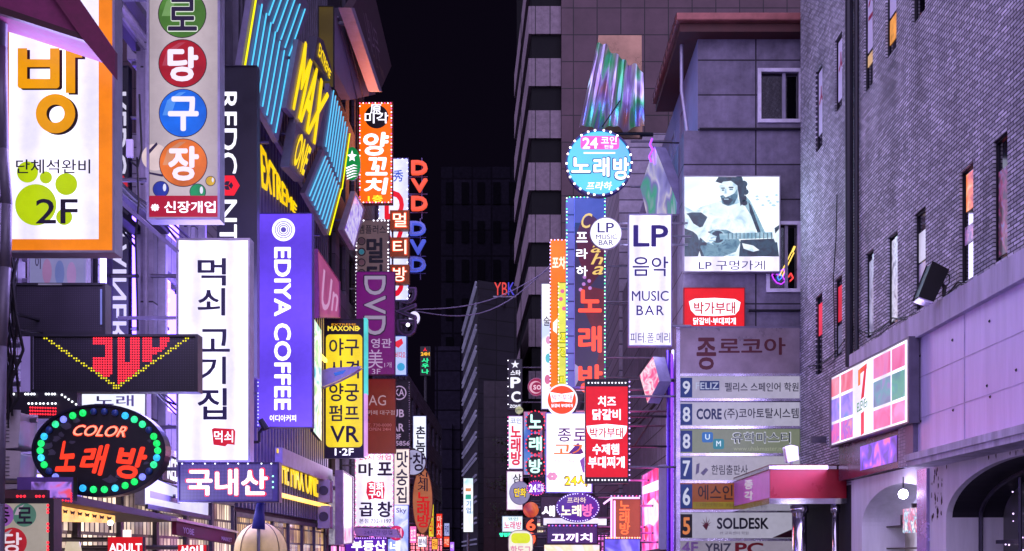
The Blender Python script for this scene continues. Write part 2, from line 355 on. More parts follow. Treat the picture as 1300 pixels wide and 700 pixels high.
class Sign:
    """a box sign: cabinet, frame lip, lit face on both sides, lettering added afterwards"""
    def __init__(s, name, label, Y, pts, face, cab=DARK, thick=.25, lip=2.0, cat='sign', wall=None, group=None, side=None, backlit=True, frame=None, arms=True):
        s.fr = fr = side or Front(Y); thick *= .5
        if len(pts) == 4 and not isinstance(pts[0], (tuple, list)): pts = rect(*pts)
        s.pts = pts
        xs = [p[0] for p in pts]; ys = [p[1] for p in pts]; s.bb = (min(xs), min(ys), max(xs), max(ys))
        base = fr.p((s.bb[0]+s.bb[2])/2, s.bb[3], -thick/2)
        s.o = thing(name, label, cat, base, group)
        m = MB(); m.prism(fr, pts, -thick, 0); s.cab = m.build('cabinet', cab, s.o)
        inn = shrink(pts, lip) if lip else pts
        s.inn = inn
        if lip: m = MB(); m.ring(fr, pts, inn, -.0005, .03); m.build('frame', frame or cab, s.o)
        m = MB(); m.prism(fr, inn, .001, .004); m.build('face', face, s.o)
        if backlit: m = MB(); m.prism(fr, inn, -thick-.004, -thick-.001); m.build('back_face', face, s.o)
        if wall is not None and side is None and arms:
            e = s.bb[0] if wall < 0 else s.bb[2]; X0 = fr.p(e, 0).x
            if abs(wall) > abs(X0):
                for k in (.16, .84):
                    y = s.bb[1]*(1-k) + s.bb[3]*k; a = fr.p(e + (2 if wall < 0 else -2), y, -thick/2)
                    m = MB(); m.tube(a, (wall, a.y, a.z), .03, 6); m.build('bracket', STEEL, s.o)
    def shine(s, col, L=4.0, back=True):
        """unseen lamps added just off the face, far brighter than it, for spill around"""
        a, b = s.fr.p(s.bb[0], s.bb[1]), s.fr.p(s.bb[2], s.bb[3]); w = math.hypot(b.x-a.x, b.y-a.y); h = abs(a.z-b.z); c = (a+b)/2; off = parent_loc(s.o)
        n = (s.fr.p(s.bb[0], s.bb[1], 1) - a).normalized()
        for sg, gap in ((1, .05), (-1, .3)) if back else ((1, .05),):  # added area lamps floating off the faces, not visible themselves
            ld = bpy.data.lights.new('spill_lamp', 'AREA'); ld.shape = 'RECTANGLE'; ld.size = w; ld.size_y = h; ld.color = lin(col); ld.energy = L*math.pi*w*h
            lo = bpy.data.objects.new('spill_lamp', ld); COL.objects.link(lo); lo.parent = s.o; lo.location = c + n*sg*gap - off
            lo.rotation_euler = (n*sg).to_track_quat('-Z', 'Y').to_euler()
        return s
    def text(s, t, q, mat, *a, **k): return text(s.o, s.fr, t, q, mat, *a, **k)
    def poly(s, pts, mat, d=.0045, name='panel', thick=0):
        m = MB()
        if thick: m.prism(s.fr, pts, d, d + thick)
        else: m.flat(s.fr, pts, d)
        return m.build(name, mat, s.o)
    def bulbs(s, path, n, r, mats, closed=True, d=.03, name='bulb_trim'):
        """lamps along an outline, one mesh for each colour"""
        P_ = list(path) + ([path[0]] if closed else []); L = [math.hypot(b[0]-a[0], b[1]-a[1]) for a, b in zip(P_, P_[1:])]; T = sum(L)
        ms = [MB() for _ in mats]; nrm = s.fr.p(0, 0, 1) - s.fr.p(0, 0, 0) if not isinstance(s.fr, Side) else Vector((s.fr.sg, 0, 0))
        rb = random.Random(n*7 + int(path[0][0]))
        for i in range(n):
            if n > 24 and rb.random() < .06: continue                # a few lamps have failed
            t = T * (i + rb.uniform(-.12, .12)*(0 < i < n-1)) / (n if closed else n - 1); k = 0
            while k < len(L) - 1 and t > L[k]: t -= L[k]; k += 1
            u = t / (L[k] or 1); a, b = P_[k], P_[k+1]
            ms[i % len(mats)].stud(s.fr.p(a[0]*(1-u)+b[0]*u, a[1]*(1-u)+b[1]*u, d), s.fr.px(r), nrm)
        for m, mt in zip(ms, mats):
            if m.v: m.build(name, mt, s.o)

# ---------------------------------------------------------------- setting: ground, road, pavements
def struct(name, m, mat): o = m.build(name, mat); o['kind'] = 'structure'; return o
m = MB(); m.box(-400, 400, -60, 900, -.3, 0); struct('ground', m, P('3a383c', .9, 0, .3, .5, name='ground_concrete'))
m = MB(); m.box(-3.6, 3.6, -40, 140, .0, .004); struct('road', m, P('2b2a30', .75, 0, .35, 1.2, .3, name='asphalt'))
for sx, a, b in ((-1, -6.0, -3.6), (1, 3.6, 7.0)):
    m = MB(); m.box(a, b, -40, 130, 0, .12); struct('pavement', m, GRID('6a6670', '2c2a30', .4, .4, .01, (0, 1), name='paving_slabs'))
    m = MB(); x = -3.6 if sx < 0 else 3.6; m.box(min(x, x - sx*.15), max(x, x - sx*.15), -40, 130, 0.004, .14); struct('kerb', m, P('77737c', .8, 0, .2, 3, name='kerb_stone'))
m = MB()
for k in range(24): m.box(-.06, .06, 4 + k*4, 6 + k*4, .004, .008)
struct('road_marking', m, P('c9c6c0', .6, 0, .25, 5, name='road_paint'))

# ---------------------------------------------------------------- buildings
def building(name, label, loc, group=None): return thing(name, label, 'building', loc, group)
def holed(fr, y0, y1, z0, z1, holes, depth=.2):
    """facade sheet in (y, z) with rectangular openings and their reveals"""
    ys = sorted({y0, y1, *[h[0] for h in holes], *[h[1] for h in holes]}); zs = sorted({z0, z1, *[h[2] for h in holes], *[h[3] for h in holes]})
    m = MB()
    for a, b in zip(ys, ys[1:]):
        run = None
        for c, d in list(zip(zs, zs[1:])) + [(None, None)]:
            hit = c is None or any(h[0] <= (a+b)/2 <= h[1] and h[2] <= (c+d)/2 <= h[3] for h in holes)
            if hit:
                if run: m.add([fr.p(a, run[0]), fr.p(b, run[0]), fr.p(b, run[1]), fr.p(a, run[1])], [(0, 1, 2, 3)]); run = None
            else: run = (run[0], d) if run else (c, d)
    for a, b, c, d in holes:
        for (ya, za), (yb, zb) in zip(rect(a, c, b, d), rect(a, c, b, d)[1:] + [(a, c)]):
            m.add([fr.p(ya, za), fr.p(yb, zb), fr.p(yb, zb, -depth), fr.p(ya, za, -depth)], [(0, 1, 2, 3)])
    return m
def window(parent, fr, h, depth=.16, fmat=DARK, glass=None, bar=False, fw=.05):
    a, b, c, d = h
    m = MB(); m.ring(fr, rect(a, c, b, d), rect(a+fw, c+fw, b-fw, d-fw), -depth, -depth+.05); w = m.build('window', fmat, parent)
    m = MB(); m.flat(fr, rect(a+fw, c+fw, b-fw, d-fw), -depth+.02); m.build('pane', glass or GLASS(), w)
    if bar: m = MB(); m.prism(fr, rect((a+b)/2-.03, c+fw, (a+b)/2+.03, d-fw), -depth+.021, -depth+.06); m.build('mullion', fmat, w)
    return w
def shopfront(parent, fr, y0, y1, top=2.75, col='ffd9b0', s=.8, n=3):
    """street-level glazed shop with a lit room behind"""
    w = (y1-y0)/n
    for i in range(n):
        a, b = y0 + i*w, y0 + (i+1)*w
        m = MB(); m.ring(fr, rect(a, .15, b, top), rect(a+.06, .3, b-.06, top-.1), .02, .1); o = m.build('shop_window', P('3a3540', .4, .5, .2, 4), parent)
        m = MB(); m.flat(fr, rect(a+.06, .3, b-.06, top-.1), .03); m.build('pane', SHOP(col, s), o)

def facade_windows(b, fr, y0, y1, z0, z1, ny, nz, lit=0.0, wy=.62, wz=.55):
    hs = []
    for i in range(ny):
        for j in range(nz):
            a = y0 + (y1-y0)*(i + .5 - wy/2)/ny; c = z0 + (z1-z0)*(j + .5 - wz/2)/nz
            hs.append((a, a + (y1-y0)*wy/ny, c, c + (z1-z0)*wz/nz))
    return hs
LX = World(-6.0); RX = World(7.0)

# near left block behind the camera-side signs
b = building('shop_building', 'grey panelled building with lit shop floor behind the orange bordered sign', (-9, 8, 0))
hs = facade_windows(b, LX, 3, 12.4, 3.4, 15, 4, 4)
holed(LX, 3, 12.4, 0, 16, hs).build('wall', GRID('56505f', '201c26', 1.2, .6, .012, (1, 2), .6, 0, .2), b)
m = MB(); m.box(-16, -6.25, 3, 12.39, 0, 16); m.build('core', P('2a2630', .8), b)
for h in hs: window(b, LX, h)
shopfront(b, LX, 3.4, 12, 2.8, 'ffc890', .9, 4)

# glazed building that mirrors the dark vertical sign
b = building('glazed_building', 'building with dark mirror glass and grey metal frames behind the ball sign', (-9, 17, 0))
hs = [(14.0, 15.0, 3.6, 9.8), (15.06, 17.2, 3.6, 9.8), (12.8, 13.9, 4.6, 6.2), (12.8, 13.9, 7, 9.6), (17.6, 19.4, 4, 6.4), (17.6, 19.4, 7, 9.6), (19.8, 21.6, 4, 6.4), (19.8, 21.6, 7, 9.6)]
holed(LX, 12.4, 21.9, 0, 16, hs, .3).build('wall', GRID('8d869c', '2c2834', 1.1, 1.9, .015, (1, 2), .5, 0, .2, .15), b)
m = MB(); m.box(-16, -6.45, 12.41, 21.89, 0, 16); m.build('core', P('2a2630', .8), b)
for h in hs: window(b, LX, h, .12, GREY, MIRROR(), fw=.06)
for y in (13.95, 14.3, 17.45, 19.6):
    m = MB(); m.box(-5.99, -5.86, y-.05, y+.05, 2.9, 15.5); m.build('mullion', GREY, b)
m = MB(); m.path([(-5.88, 14.6, 12), (-5.88, 14.6, 3.2)], .035); m.build('downpipe', DARK, b)
for z in (4.3, 6.9, 9.9):
    m = MB(); m.box(-5.97, -5.8, 12.5, 17.4, z-.05, z+.05); m.build('ledge', P('4d4758', .5, .4), b)
m = MB(); m.box(-6.0, -5.7, 15.3, 21.5, 2.75, 3.3); m.build('fascia', P('dcd8ea', .4), b)
shopfront(b, LX, 12.6, 21.7, 2.7, 'ffe2c4', 1.2, 6)

# black slatted building
b = building('slatted_building', 'tall black building faced with close vertical fins and yellow letters', (-9, 27, 0))
m = MB(); m.box(-16, -6.06, 21.9, 32.2, 0, 26); m.build('wall', P('16131c', .6, .2, .3, 2), b)
m = MB(); y = 22.0
while y < 32.1: m.box(-6.06, -5.9, y, y+.07, 2.6, 26); y += .3
m.build('fin', P('6a6478', .4, .5, .2, 4), b)
for z in (3.05, 7.35):
    m = MB(); m.box(-5.9, -5.82, 22.2, 32.0, z-.05, z+.05); m.build('light_strip', E('ffc25a', 2.2, .25, 2), b)
m = MB(); m.box(-5.88, -5.78, 22.2, 32, 11.3, 11.42); m.build('gutter', GREY, b)
m = MB(); m.box(-5.9, -5.72, 25.2, 31.8, 3.75, 4.15); m.build('ledge', P('8f8aa6', .5, .3), b)
sf = Side(-5.86)
text(b, sf, 'EXTREME', [(329, 184), (375, 262), (374, 272), (331, 238)], E('ffd000', 1.0), .0, .02, ex=.03)
text(b, sf, 'THE MAX ONE', [(350, 569), (402, 593), (402, 632), (351, 612)], E('ffd21a', 1.1), .0, .02, ex=.03)
shopfront(b, World(-6.05), 22, 32, 2.5, 'ffc98c', .8, 6)

b = building('grey_building', 'grey building carrying tilted sign slabs beyond the black fins', (-9, 36, 0))
hs = facade_windows(b, LX, 32.3, 40, 3.4, 22, 4, 6)
holed(LX, 32.2, 40, 0, 23, hs).build('wall', GRID('4a4456', '1a171f', 1.4, .7, .012, (1, 2), .7, 0, .2), b)
m = MB(); m.box(-16, -6.25, 32.25, 39.99, 0, 23); m.build('core', P('201c26', .8), b)
for h in hs: window(b, LX, h)
shopfront(b, LX, 32.5, 39.8, 2.8, 'ff90d8', 2.5, 5)

b = building('narrow_building', 'narrow dark building behind the orange skewer sign', (-9, 47, 0))
hs = facade_windows(b, LX, 40.2, 55, 3.6, 18, 6, 5)
holed(LX, 40, 55, 0, 18.6, hs).build('wall', GRID('4e4860', '1a171f', .6, .2, .012, (1, 2), .7), b)
m = MB(); m.box(-16, -6.25, 40.01, 54.99, 0, 18.6); m.build('core', P('201c26', .8), b)
for h in hs: window(b, LX, h)
shopfront(b, LX, 40.5, 54.5, 2.9, 'ff80e0', 2.5, 7)

b = building('low_building', 'low dark building with stacked neon boards beside the open sky', (-9, 66, 0))
hs = facade_windows(b, LX, 55.2, 78, 3.6, 10.6, 7, 3)
holed(LX, 55, 78, 0, 11, hs).build('wall', GRID('453f55', '1a171f', .6, .2, .012, (1, 2), .7), b)
m = MB(); m.box(-16, -6.25, 55.01, 78, 0, 11); m.build('core', P('201c26', .8), b)
for h in hs: window(b, LX, h)
shopfront(b, LX, 55.5, 77.5, 2.9, 'ff8090', 2.5, 8)

# right: brick building with slit windows
b = building('brick_building', 'tall grey brick building with slit windows above lilac metal fascia', (10, 18, 0))
RS = Side(7.0)
def px_hole(x0, x1, t0, t1, bt):
    a = RS.p(x0, bt); c = RS.p(x1, t1); ya, yb = sorted((a.y, c.y)); ym = (ya+yb)/2
    return (round(ya, 3), round(yb, 3), round(EYE + (HY-bt)*RS.p(x0, 0).y/F, 3), round(EYE + (HY-t0)*RS.p(x0, 0).y/F, 3))
WN = [px_hole(1261, 1279, 182, 173, 336), px_hole(1218.6, 1235.5, 220, 212, 362), px_hole(1161, 1175, 274, 266, 397), px_hole(1127, 1139.5, 302, 294, 416),
      px_hole(1099, 1109, 323, 317, 432), px_hole(1060, 1069, 356, 352, 455), px_hole(1035.5, 1044, 378, 374, 478),
      px_hole(1097, 1108, -60, -60, 121), px_hole(1124.5, 1138, -95, -95, 78), px_hole(1158, 1174.5, -130, -130, 34), px_hole(1060, 1069, 54, 50, 146), px_hole(1035.5, 1044, 92, 88, 196)]
ww = holed(RX, 7, 26.9, 3.1, 17, WN, .1).build('wall', GRID('b4b0c0', '423e4c', .2, .062, .011, (1, 2), .75, .5, .45, .38, 'grey_brick', noise=.7, stain=.26), b)
m = MB(); m.box(7.3, 22, 7.01, 26.89, 3.1, 17); m.box(8.3, 22, 7.01, 26.89, 0, 3.1); m.box(7.01, 8.3, 22.42, 26.88, 0, 3.1); m.add([(7, 26.9, 0), (7.3, 26.9, 0), (7.3, 26.9, 17), (7, 26.9, 17)], [(0, 1, 2, 3)]); m.add([(7, 7, 0), (7.3, 7, 0), (7.3, 7, 17), (7, 7, 17)], [(0, 1, 2, 3)]); m.build('core', P('221e28', .8), b)
WO = []
for i, h in enumerate(WN): WO.append(window(b, RX, h, .09, P('1c1824', .4, .5), GLASS('0a0812', .05), fw=.03))
# things seen in the slit windows: papered banners and lit rooms
def inpane(i, v0, v1, mat, u0=.1, u1=.9):
    a, bb, c, d = WN[i]; m = MB(); m.flat(RX, rect(a + (bb-a)*(1-u1), d - (d-c)*v1, a + (bb-a)*(1-u0), d - (d-c)*v0), -.06); return m.build('blind', mat, WO[i])
inpane(1, .04, .37, MOTTLE(['c03808', 'ff6a1a', 'ff8a30', 'ffd0a0'], .95, 3.5, 3), .2, .85); inpane(1, .5, .66, MOTTLE(['1a0f22', 'a070d0', 'ff90c0'], .6, 9))
inpane(0, .25, .95, MOTTLE(['150f1c', '3a2038', 'b02878', '7a90e0'], .5, 6, 4)); inpane(2, .2, .5, E('d8d0f0', .8)); inpane(2, .52, .9, MOTTLE(['5a4a80', '9a88c8', 'c070a0'], .5, 4))
inpane(3, .05, .95, MOTTLE(['8a86b0', 'e0dcf8', '504a70'], .8, 5)); inpane(4, .1, .95, MOTTLE(['6a6690', 'c0bce8', '3a3450'], .7, 4))
inpane(5, .1, .55, E('e02040', .8)); inpane(5, .6, .95, E('8a80b0', .5)); inpane(6, .1, .5, E('ff4060', .8))
for i, a, c in ((7, .2, .72), (8, .2, .7), (10, .03, .85), (11, .03, .8)): inpane(i, a, c, P('d0cae6', .6, 0, .1))
inpane(7, .74, .82, E('f0c090', .7)); inpane(8, .72, .9, E('f2a050', .8, .4, 6))
for i, n in ((7, 2), (8, 2), (10, 1), (11, 1)):
    a, bb, c, d = WN[i]
    for k in range(n):
        zc = d - (d-c)*(.36 + .2*k); m = MB(); s_ = (bb-a)*.3
        text(WO[i], World(7), 'ㅅㄱ'[k % 2], [((a+bb)/2+s_, zc+.25), ((a+bb)/2-s_, zc+.25), ((a+bb)/2-s_, zc-.15), ((a+bb)/2+s_, zc-.15)], P('a02850', .5), .03, -.055)
# pipe, groove, ledge
m = MB(); m.tube((6.9, 22.55, 5.6), (6.9, 22.55, 17), .085, 10); m.tube((6.93, 22.15, 5.6), (6.93, 22.15, 17), .05, 8); m.build('downpipe', P('2a2733', .45, .3), b)
m = MB(); m.path([(6.95, 23.6, 9.6), (6.9, 23.5, 8.6), (6.9, 23.7, 7.8), (6.95, 23.75, 6)], .012); m.build('cable', BLACK, b)
m = MB()
for y0, y1 in ((8, 18.68), (18.7, 21.9)): m.box(6.7, 6.99, y0, y1, 5.32, 5.72)
m.build('ledge', P('b4acc6', .7, 0, .3, 2, .2, True, name='stained_concrete'), b)
m = MB(); m.box(6.8, 6.99, 8, 18.35, 3.28, 5.32); fs = m.build('fascia', P('d0c0f2', .45, .1, .22, .8, .15, True, name='lilac_metal_sheet'), b)
m = MB()
for y in (11.4, 16.4): m.box(6.79, 6.8, y-.012, y+.012, 3.28, 5.32)
for z in (3.95, 4.65): m.box(6.795, 6.8, 8, 18.35, z-.008, z+.008)
m.build('joint', P('ab9cc8', .5), fs)
for (px, py) in ((1209, 432), (1256, 408), (1257, 504), (1210, 521), (1168, 452), (1169, 535), (1253, 490), (1290, 470)):
    q = Side(6.79).p(px, py); m = MB(); m.stud(q, .026, (-1, 0, 0)); m.build('bolt', DARK, fs)
m = MB(); m.box(6.72, 6.99, 18.36, 18.72, 3.2, 5.32); m.build('trim_post', P('6f6784', .5, .4), b)
m = MB(); m.box(6.35, 6.99, 8, 17.75, 3.16, 3.27); m.box(6.38, 6.99, 8, 17.7, 3.07, 3.16); m.build('cornice', P('b8b0c8', .7, 0, .35, 2, .2, True), b)
# arcade: white rendered wall with flattened arches
def arch_wall(fr, y0, y1, z1, arches, depth=.9, lip=.1, mi=0, n=28):
    m = MB(); ys = [y0]
    for c, hw, zs, rise in arches: ys += [c-hw] + [c - hw*math.cos(math.pi*i/n) for i in range(1, n)] + [c+hw]
    ys.append(y1); ys = sorted(set(round(y, 4) for y in ys))
    def low(y):
        for c, hw, zs, rise in arches:
            if abs(y-c) <= hw + 1e-3: return zs + rise*math.sqrt(max(0, 1-((y-c)/hw)**2))
        return None
    for a, bq in zip(ys, ys[1:]):
        mid = low((a+bq)/2)
        la, lb = (low(a) or 0, low(bq) or 0) if mid is not None else (0, 0)
        m.add([fr.p(a, la), fr.p(bq, lb), fr.p(bq, z1), fr.p(a, z1)], [(0, 1, 2, 3)])
        if mid is not None: m.add([fr.p(a, la), fr.p(bq, lb), fr.p(bq, lb, -lip), fr.p(a, la, -lip)], [(0, 1, 2, 3)]); m.add([fr.p(a, la, -lip), fr.p(bq, lb, -lip), fr.p(bq, lb, -depth), fr.p(a, la, -depth)], [(0, 1, 2, 3)], mi)
    for c, hw, zs, rise in arches:
        for y in (c-hw, c+hw): m.add([fr.p(y, 0), fr.p(y, zs), fr.p(y, zs, -depth), fr.p(y, 0, -depth)], [(0, 1, 2, 3)])
    return m
RUST = P('d6d0e0', .7, 0, .14, 1.6, .3, True, name='peeling_white_render')
AW = World(6.85)
arch_wall(AW, 8, 17.95, 3.07, [(14.65, 2.6, 2.21, .77), (9.8, 1.7, 2.21, .7)], .95, .1, 1).build('arcade_wall', [RUST, P('1e1a28', .6, 0, .3, 2)], b)
aw2 = World(6.9)
arch_wall(aw2, 17.55, 22.4, 3.17, [(19.65, 2.05, 2.19, .73)], .9, .1).build('arcade_wall', RUST, b)
m = MB(); m.box(6.8, 6.99, 17.96, 18.4, 0, 3.07); m.build('pillar', P('a898c8', .25, .7, .2, 3), b)
m = MB()
for c, hw in ((14.65, 2.45),):
    pts = [(7.35, c - hw*math.cos(math.pi*i/24), 2.21 + .68*math.sin(math.pi*i/24)) for i in range(25)]
    m.path([(7.35, c-hw, 0)] + pts + [(7.35, c+hw, 0)], .035)
    for y in (c-1.2, c, c+1.1): m.tube((7.35, y, 0), (7.35, y, 2.75), .025)
m.build('glazing_frame', P('3b3748', .4, .6), b)
rr = random.Random(3); m = MB()
for k in range(46):
    y = rr.choice([rr.uniform(17.4, 17.9), rr.uniform(13, 17.9)]); z = rr.uniform(2.2, 3.04) if y > 17.35 else rr.uniform(3.0, 3.05); n = 7; r0 = rr.uniform(.012, .045)
    if z < 3.06: m.flat(AW, [(y + r0*rr.uniform(.4, 1)*math.cos(2*math.pi*i/n), min(3.068, z + r0*rr.uniform(.6, 2.2)*math.sin(2*math.pi*i/n))) for i in range(n)], .002)
m.build('rust_stain', P('3a2228', .9), b)
m = MB(); m.flat(World(7.78), rect(8, .1, 17.9, 3.05), 0); m.build('dark_room', MOTTLE(['06050a', '0e0c16', '1a1428', '30204a'], .5, 1.6), b)
m = MB()
for y in (12.4, 13.3, 14.2, 15.3, 16.1): m.tube((7.6, y, .1), (7.6, y, 2.3), .03)
m.box(7.5, 7.7, 12, 16.9, .9, 1.0); m.box(7.5, 7.7, 12, 16.9, 1.78, 1.84); m.build('shelf', P('4a4656', .4, .4), b)
rr = random.Random(8); m = MB()
for k in range(26): m.ball((7.7, rr.uniform(12, 17), rr.uniform(1.5, 2.8)), rr.uniform(.008, .018), 6, 4)
m.build('fairy_lights', E('e0c0ff', 2.5, 0), b)
m = MB(); m.flat(World(7.78), rect(18, .1, 22.3, 3.1), 0); m.box(6.95, 7.75, 22.25, 22.4, 0, 3.1); m.build('lit_room', MOTTLE(['4a4048', '8a7c90', 'd0c8f0', 'b0a8d8'], 1.1, .9, 4, .2), b)
m = MB()
for k in range(5): m.box(7.5, 7.75, 19.9 + k*.3, 19.98 + k*.3, 2.2, 2.8 - k*.1)
for z in (1.72, 2.16): m.box(7.4, 7.75, 18.3, 21.8, z, z+.03)
m.build('shelf', P('4a3c40', .5), b)
m = MB(); m.prism(World(6.93), rect(18.62, 2.0, 19.42, 2.44), 0, .01); m.build('poster', MOTTLE(['e8f0ff', 'ffb0d0', 'd02060', '60c0e0', 'ffffff'], .9, 7), b)
m = MB(); m.prism(World(6.93), rect(18.1, 1.2, 21, 1.66), 0, .02); m.build('counter_sign', MOTTLE(['ffb0d8', 'd8ffb0', 'ffffff', 'a0e8ff'], 1.0, 3), b)
m = MB(); m.tube((6.78, 19.0, 3.0), (6.78, 19.0, 2.76), .012); lb = m.build('pendant_lamp', DARK, b)
m = MB(); m.ball((6.78, 19.0, 2.69), .085); m.build('bulb', E('dcd4ff', 110, 0), lb, True)
m = MB(); m.box(6.78, 6.99, 19.22, 22.9, 3.19, 4.1); m.build('soffit_panel', P('5c2f48', .25, .3, .2, 3), b)
m = MB(); m.box(6.76, 6.99, 18.73, 19.2, 3.18, 3.95); m.build('tiled_pier', GRID('9a90aa', '6a6078', .12, .06, .006, (1, 2), .5, 0), b)
m = MB(); m.flat(World(6.77), rect(19.3, 3.3, 21.4, 3.78), 0); m.build('led_window', MOTTLE(['3a1890', '6a30e0', '9a50ff', 'ff70b0'], 1.0, 2.5, 1), b)

# right: grey panelled house with copper eaves
b = building('panelled_house', 'grey panelled house with copper eaves carrying the guitar poster sign', (6, 32, 0))
FY = 27.5; ff = Front(FY)
PANEL = GRID('756e82', '26222c', 3.2, .9, .02, (0, 2), .65, 0, .25, .12, 'stone_panels', noise=3, stain=.22)
PANELS = GRID('757084', '26222c', 3.2, .9, .02, (1, 2), .65, 0, .25, .12, 'stone_panels', noise=3, stain=.22)
HX = ff.p(868, 0).x; HZ = ff.p(0, 166).z; UX = ff.p(886, 0).x; TZ = ff.p(0, 50).z
class FrontW:                                    # plane facing the viewer in metres
    def __init__(s, Y): s.Y = Y
    def p(s, x, z, d=0): return Vector((x, s.Y - d, z))
def wpx(x0, y0, x1, y1): a = ff.p(x0, y1); c = ff.p(x1, y0); return (a.x, c.x, a.z, c.z)
fw_ = FrontW(FY)
h1 = wpx(966, 92, 1014, 152); h2 = wpx(977, 286, 1012, 367)
holed(fw_, HX, 14, 0, HZ, [h2], .25).build('wall', PANEL, b)
holed(fw_, UX, 14, HZ, TZ, [h1], .25).build('wall', PANEL, b)
for h in (h1, h2):
    m = MB(); m.ring(fw_, rect(h[0]-.09, h[2]-.09, h[1]+.09, h[3]+.09), rect(h[0], h[2], h[1], h[3]), .001, .05); w = m.build('window', P('cfc9dc', .5), b)
    m = MB(); m.flat(fw_, rect(h[0], h[2], h[1], h[3]), -.1); m.build('pane', GLASS('08070c', .05), w)
    xm = h[0] + (h[1]-h[0])*.62; m = MB(); m.prism(fw_, rect(xm-.04, h[2], xm+.04, h[3]), -.09, -.03); m.build('sash', P('8d879c', .5), w)
hl = facade_windows(b, World(HX), 29, 44, 3.5, 11.5, 4, 2, wy=.3)
m = MB(); m.box(HX, 14, FY+.3, 44.5, 0, HZ); m.add([(HX, FY, 0), (HX, FY+.3, 0), (HX, FY+.3, HZ), (HX, FY, HZ)], [(0, 1, 2, 3)]); m.add([(HX, FY, HZ), (14, FY, HZ), (14, FY+.3, HZ), (HX, FY+.3, HZ)], [(0, 1, 2, 3)]); m.build('street_wall', PANELS, b)
m = MB(); m.box(UX, 14, FY+.26, 44.5, HZ, TZ); m.add([(UX, FY, HZ), (UX, FY+.26, HZ), (UX, FY+.26, TZ), (UX, FY, TZ)], [(0, 1, 2, 3)]); m.build('upper_wall', P('8c86a6', .6, 0, .15, 2), b)
for y in (30, 32):
    m = MB(); m.ring(World(UX), rect(y-.4, 12.9, y+.4, 14.2), rect(y-.34, 12.96, y+.34, 14.14), .002, .04); m.build('window', GREY, b)
ex = ff.p(860, 0).x - .1
COP = P('8a5250', .45, .4, .25, 3, name='copper_sheet')
m = MB(); m.box(ex, 14.5, FY-.55, FY-.35, TZ+.22, TZ+.42); m.box(ex, ex+.2, FY-.35, 32, TZ+.22, TZ+.42); m.build('gutter', COP, b, bevel=.03)
m = MB(); m.box(ex+.1, 14.5, FY-.4, 32, TZ, TZ+.215); m.build('soffit', P('4a2828', .6, .2), b)
m = MB(); y = FY-.3
while y < 32: m.box(ex-.02, ex+.0, y, y+.04, TZ+.2, TZ+.44); y += .45
m.build('gutter_clip', P('4a2a34', .5, .3), b)
m = MB(); zt = TZ+.42; m.add([(ex, FY-.5, zt), (14.5, FY-.5, zt), (14.5, 32, zt), (ex, 32, zt), (ex+3, 30, zt+1.0), (14.5, 30, zt+1.0)], [(0, 1, 5, 4), (0, 4, 3), (4, 5, 2, 3), (1, 2, 5)]); m.build('roof', P('15121a', .8), b)
m = MB(); m.path([(ex+.25, FY+.3, TZ), (ex+.25, FY+.3, TZ-1.2), (HX+.12, FY+.2, TZ-2.3)], .045); m.build('downpipe', P('9a94ac', .4, .4), b)
m = MB(); m.path([(HX+.4, FY-.05, ff.p(0, 165).z), (14, FY-.05, ff.p(0, 165).z)], .035); m.path([(ff.p(950, 0).x, FY-.05, ff.p(0, 395).z), (14, FY-.05, ff.p(0, 395).z)], .03); m.build('conduit', DARK, b)

b = building('corrugated_building', 'pale corrugated building behind the tall karaoke sign', (6, 52, 0))
m = MB(); m.box(4.0, 14, 44.6, 60, 0, 19.3); m.build('wall', GRID('8d8696', '4a4454', 6, .55, .03, (0, 2), .6, 0, .4, .12, name='corrugated_sheet'), b)
shopfront(b, World(4.0), 45, 59, 2.8, 'ff80e8', 2.5, 6)
b = building('brown_building', 'brown building partly hidden by the orange and yellow boards', (6, 72, 0))
m = MB(); m.box(4.2, 14, 60.2, 84, 0, 13); m.build('wall', GRID('4a3c48', '1d181f', 1.2, .6, .02, (0, 2), .7), b)
shopfront(b, World(4.2), 61, 83, 2.8, 'ffa080', 2.5, 8)
shop_h = building('far_shop_building', 'low shop building behind the green lit letter discs', (2.5, 95, 0))
m = MB(); m.box(.6, 3.6, 92, 99, 0, 14); m.build('wall', GRID('3c3644', '19161c', 1.2, .6, .02, (0, 2), .7), shop_h)
hs = [(1.0, 1.9, 3.5, 5), (2.2, 3.1, 3.5, 5)]
for q in hs: window(shop_h, FrontW(91.99), (q[0], q[1], q[2], q[3]), -.02, GREY)

# office tower behind
def block(b, name, foot, z0, z1, mat):
    m = MB(); n = len(foot); v = [(x, y, z) for z in (z0, z1) for x, y in foot]
    m.add(v, [tuple(range(n)), tuple(range(2*n-1, n-1, -1))] + [(i, (i+1) % n, n+(i+1) % n, n+i) for i in range(n)]); return m.build(name, mat, b)
def gx(px, Y): return ((px - VX)*Y/F, Y)
b = building('office_tower', 'tall brown office tower with pale spandrels rising out of the frame', (14, 112, 0))
tw = [gx(656, 130), gx(675, 104), gx(712, 104), (gx(712, 104)[0]+.1, 135)]
block(b, 'stair_core', tw, 0, 75, P('0a090e', .6, 0, .2, 1, spec=.1))
block(b, 'wall', [gx(713, 103), gx(1120, 103), gx(1120, 140), (gx(713, 103)[0], 140)], 0, 75, GRID('4a3640', '171117', 2.3, 2.6, .05, (0, 2), .6, 0, .25, .12, name='brown_tiles', noise=.2))
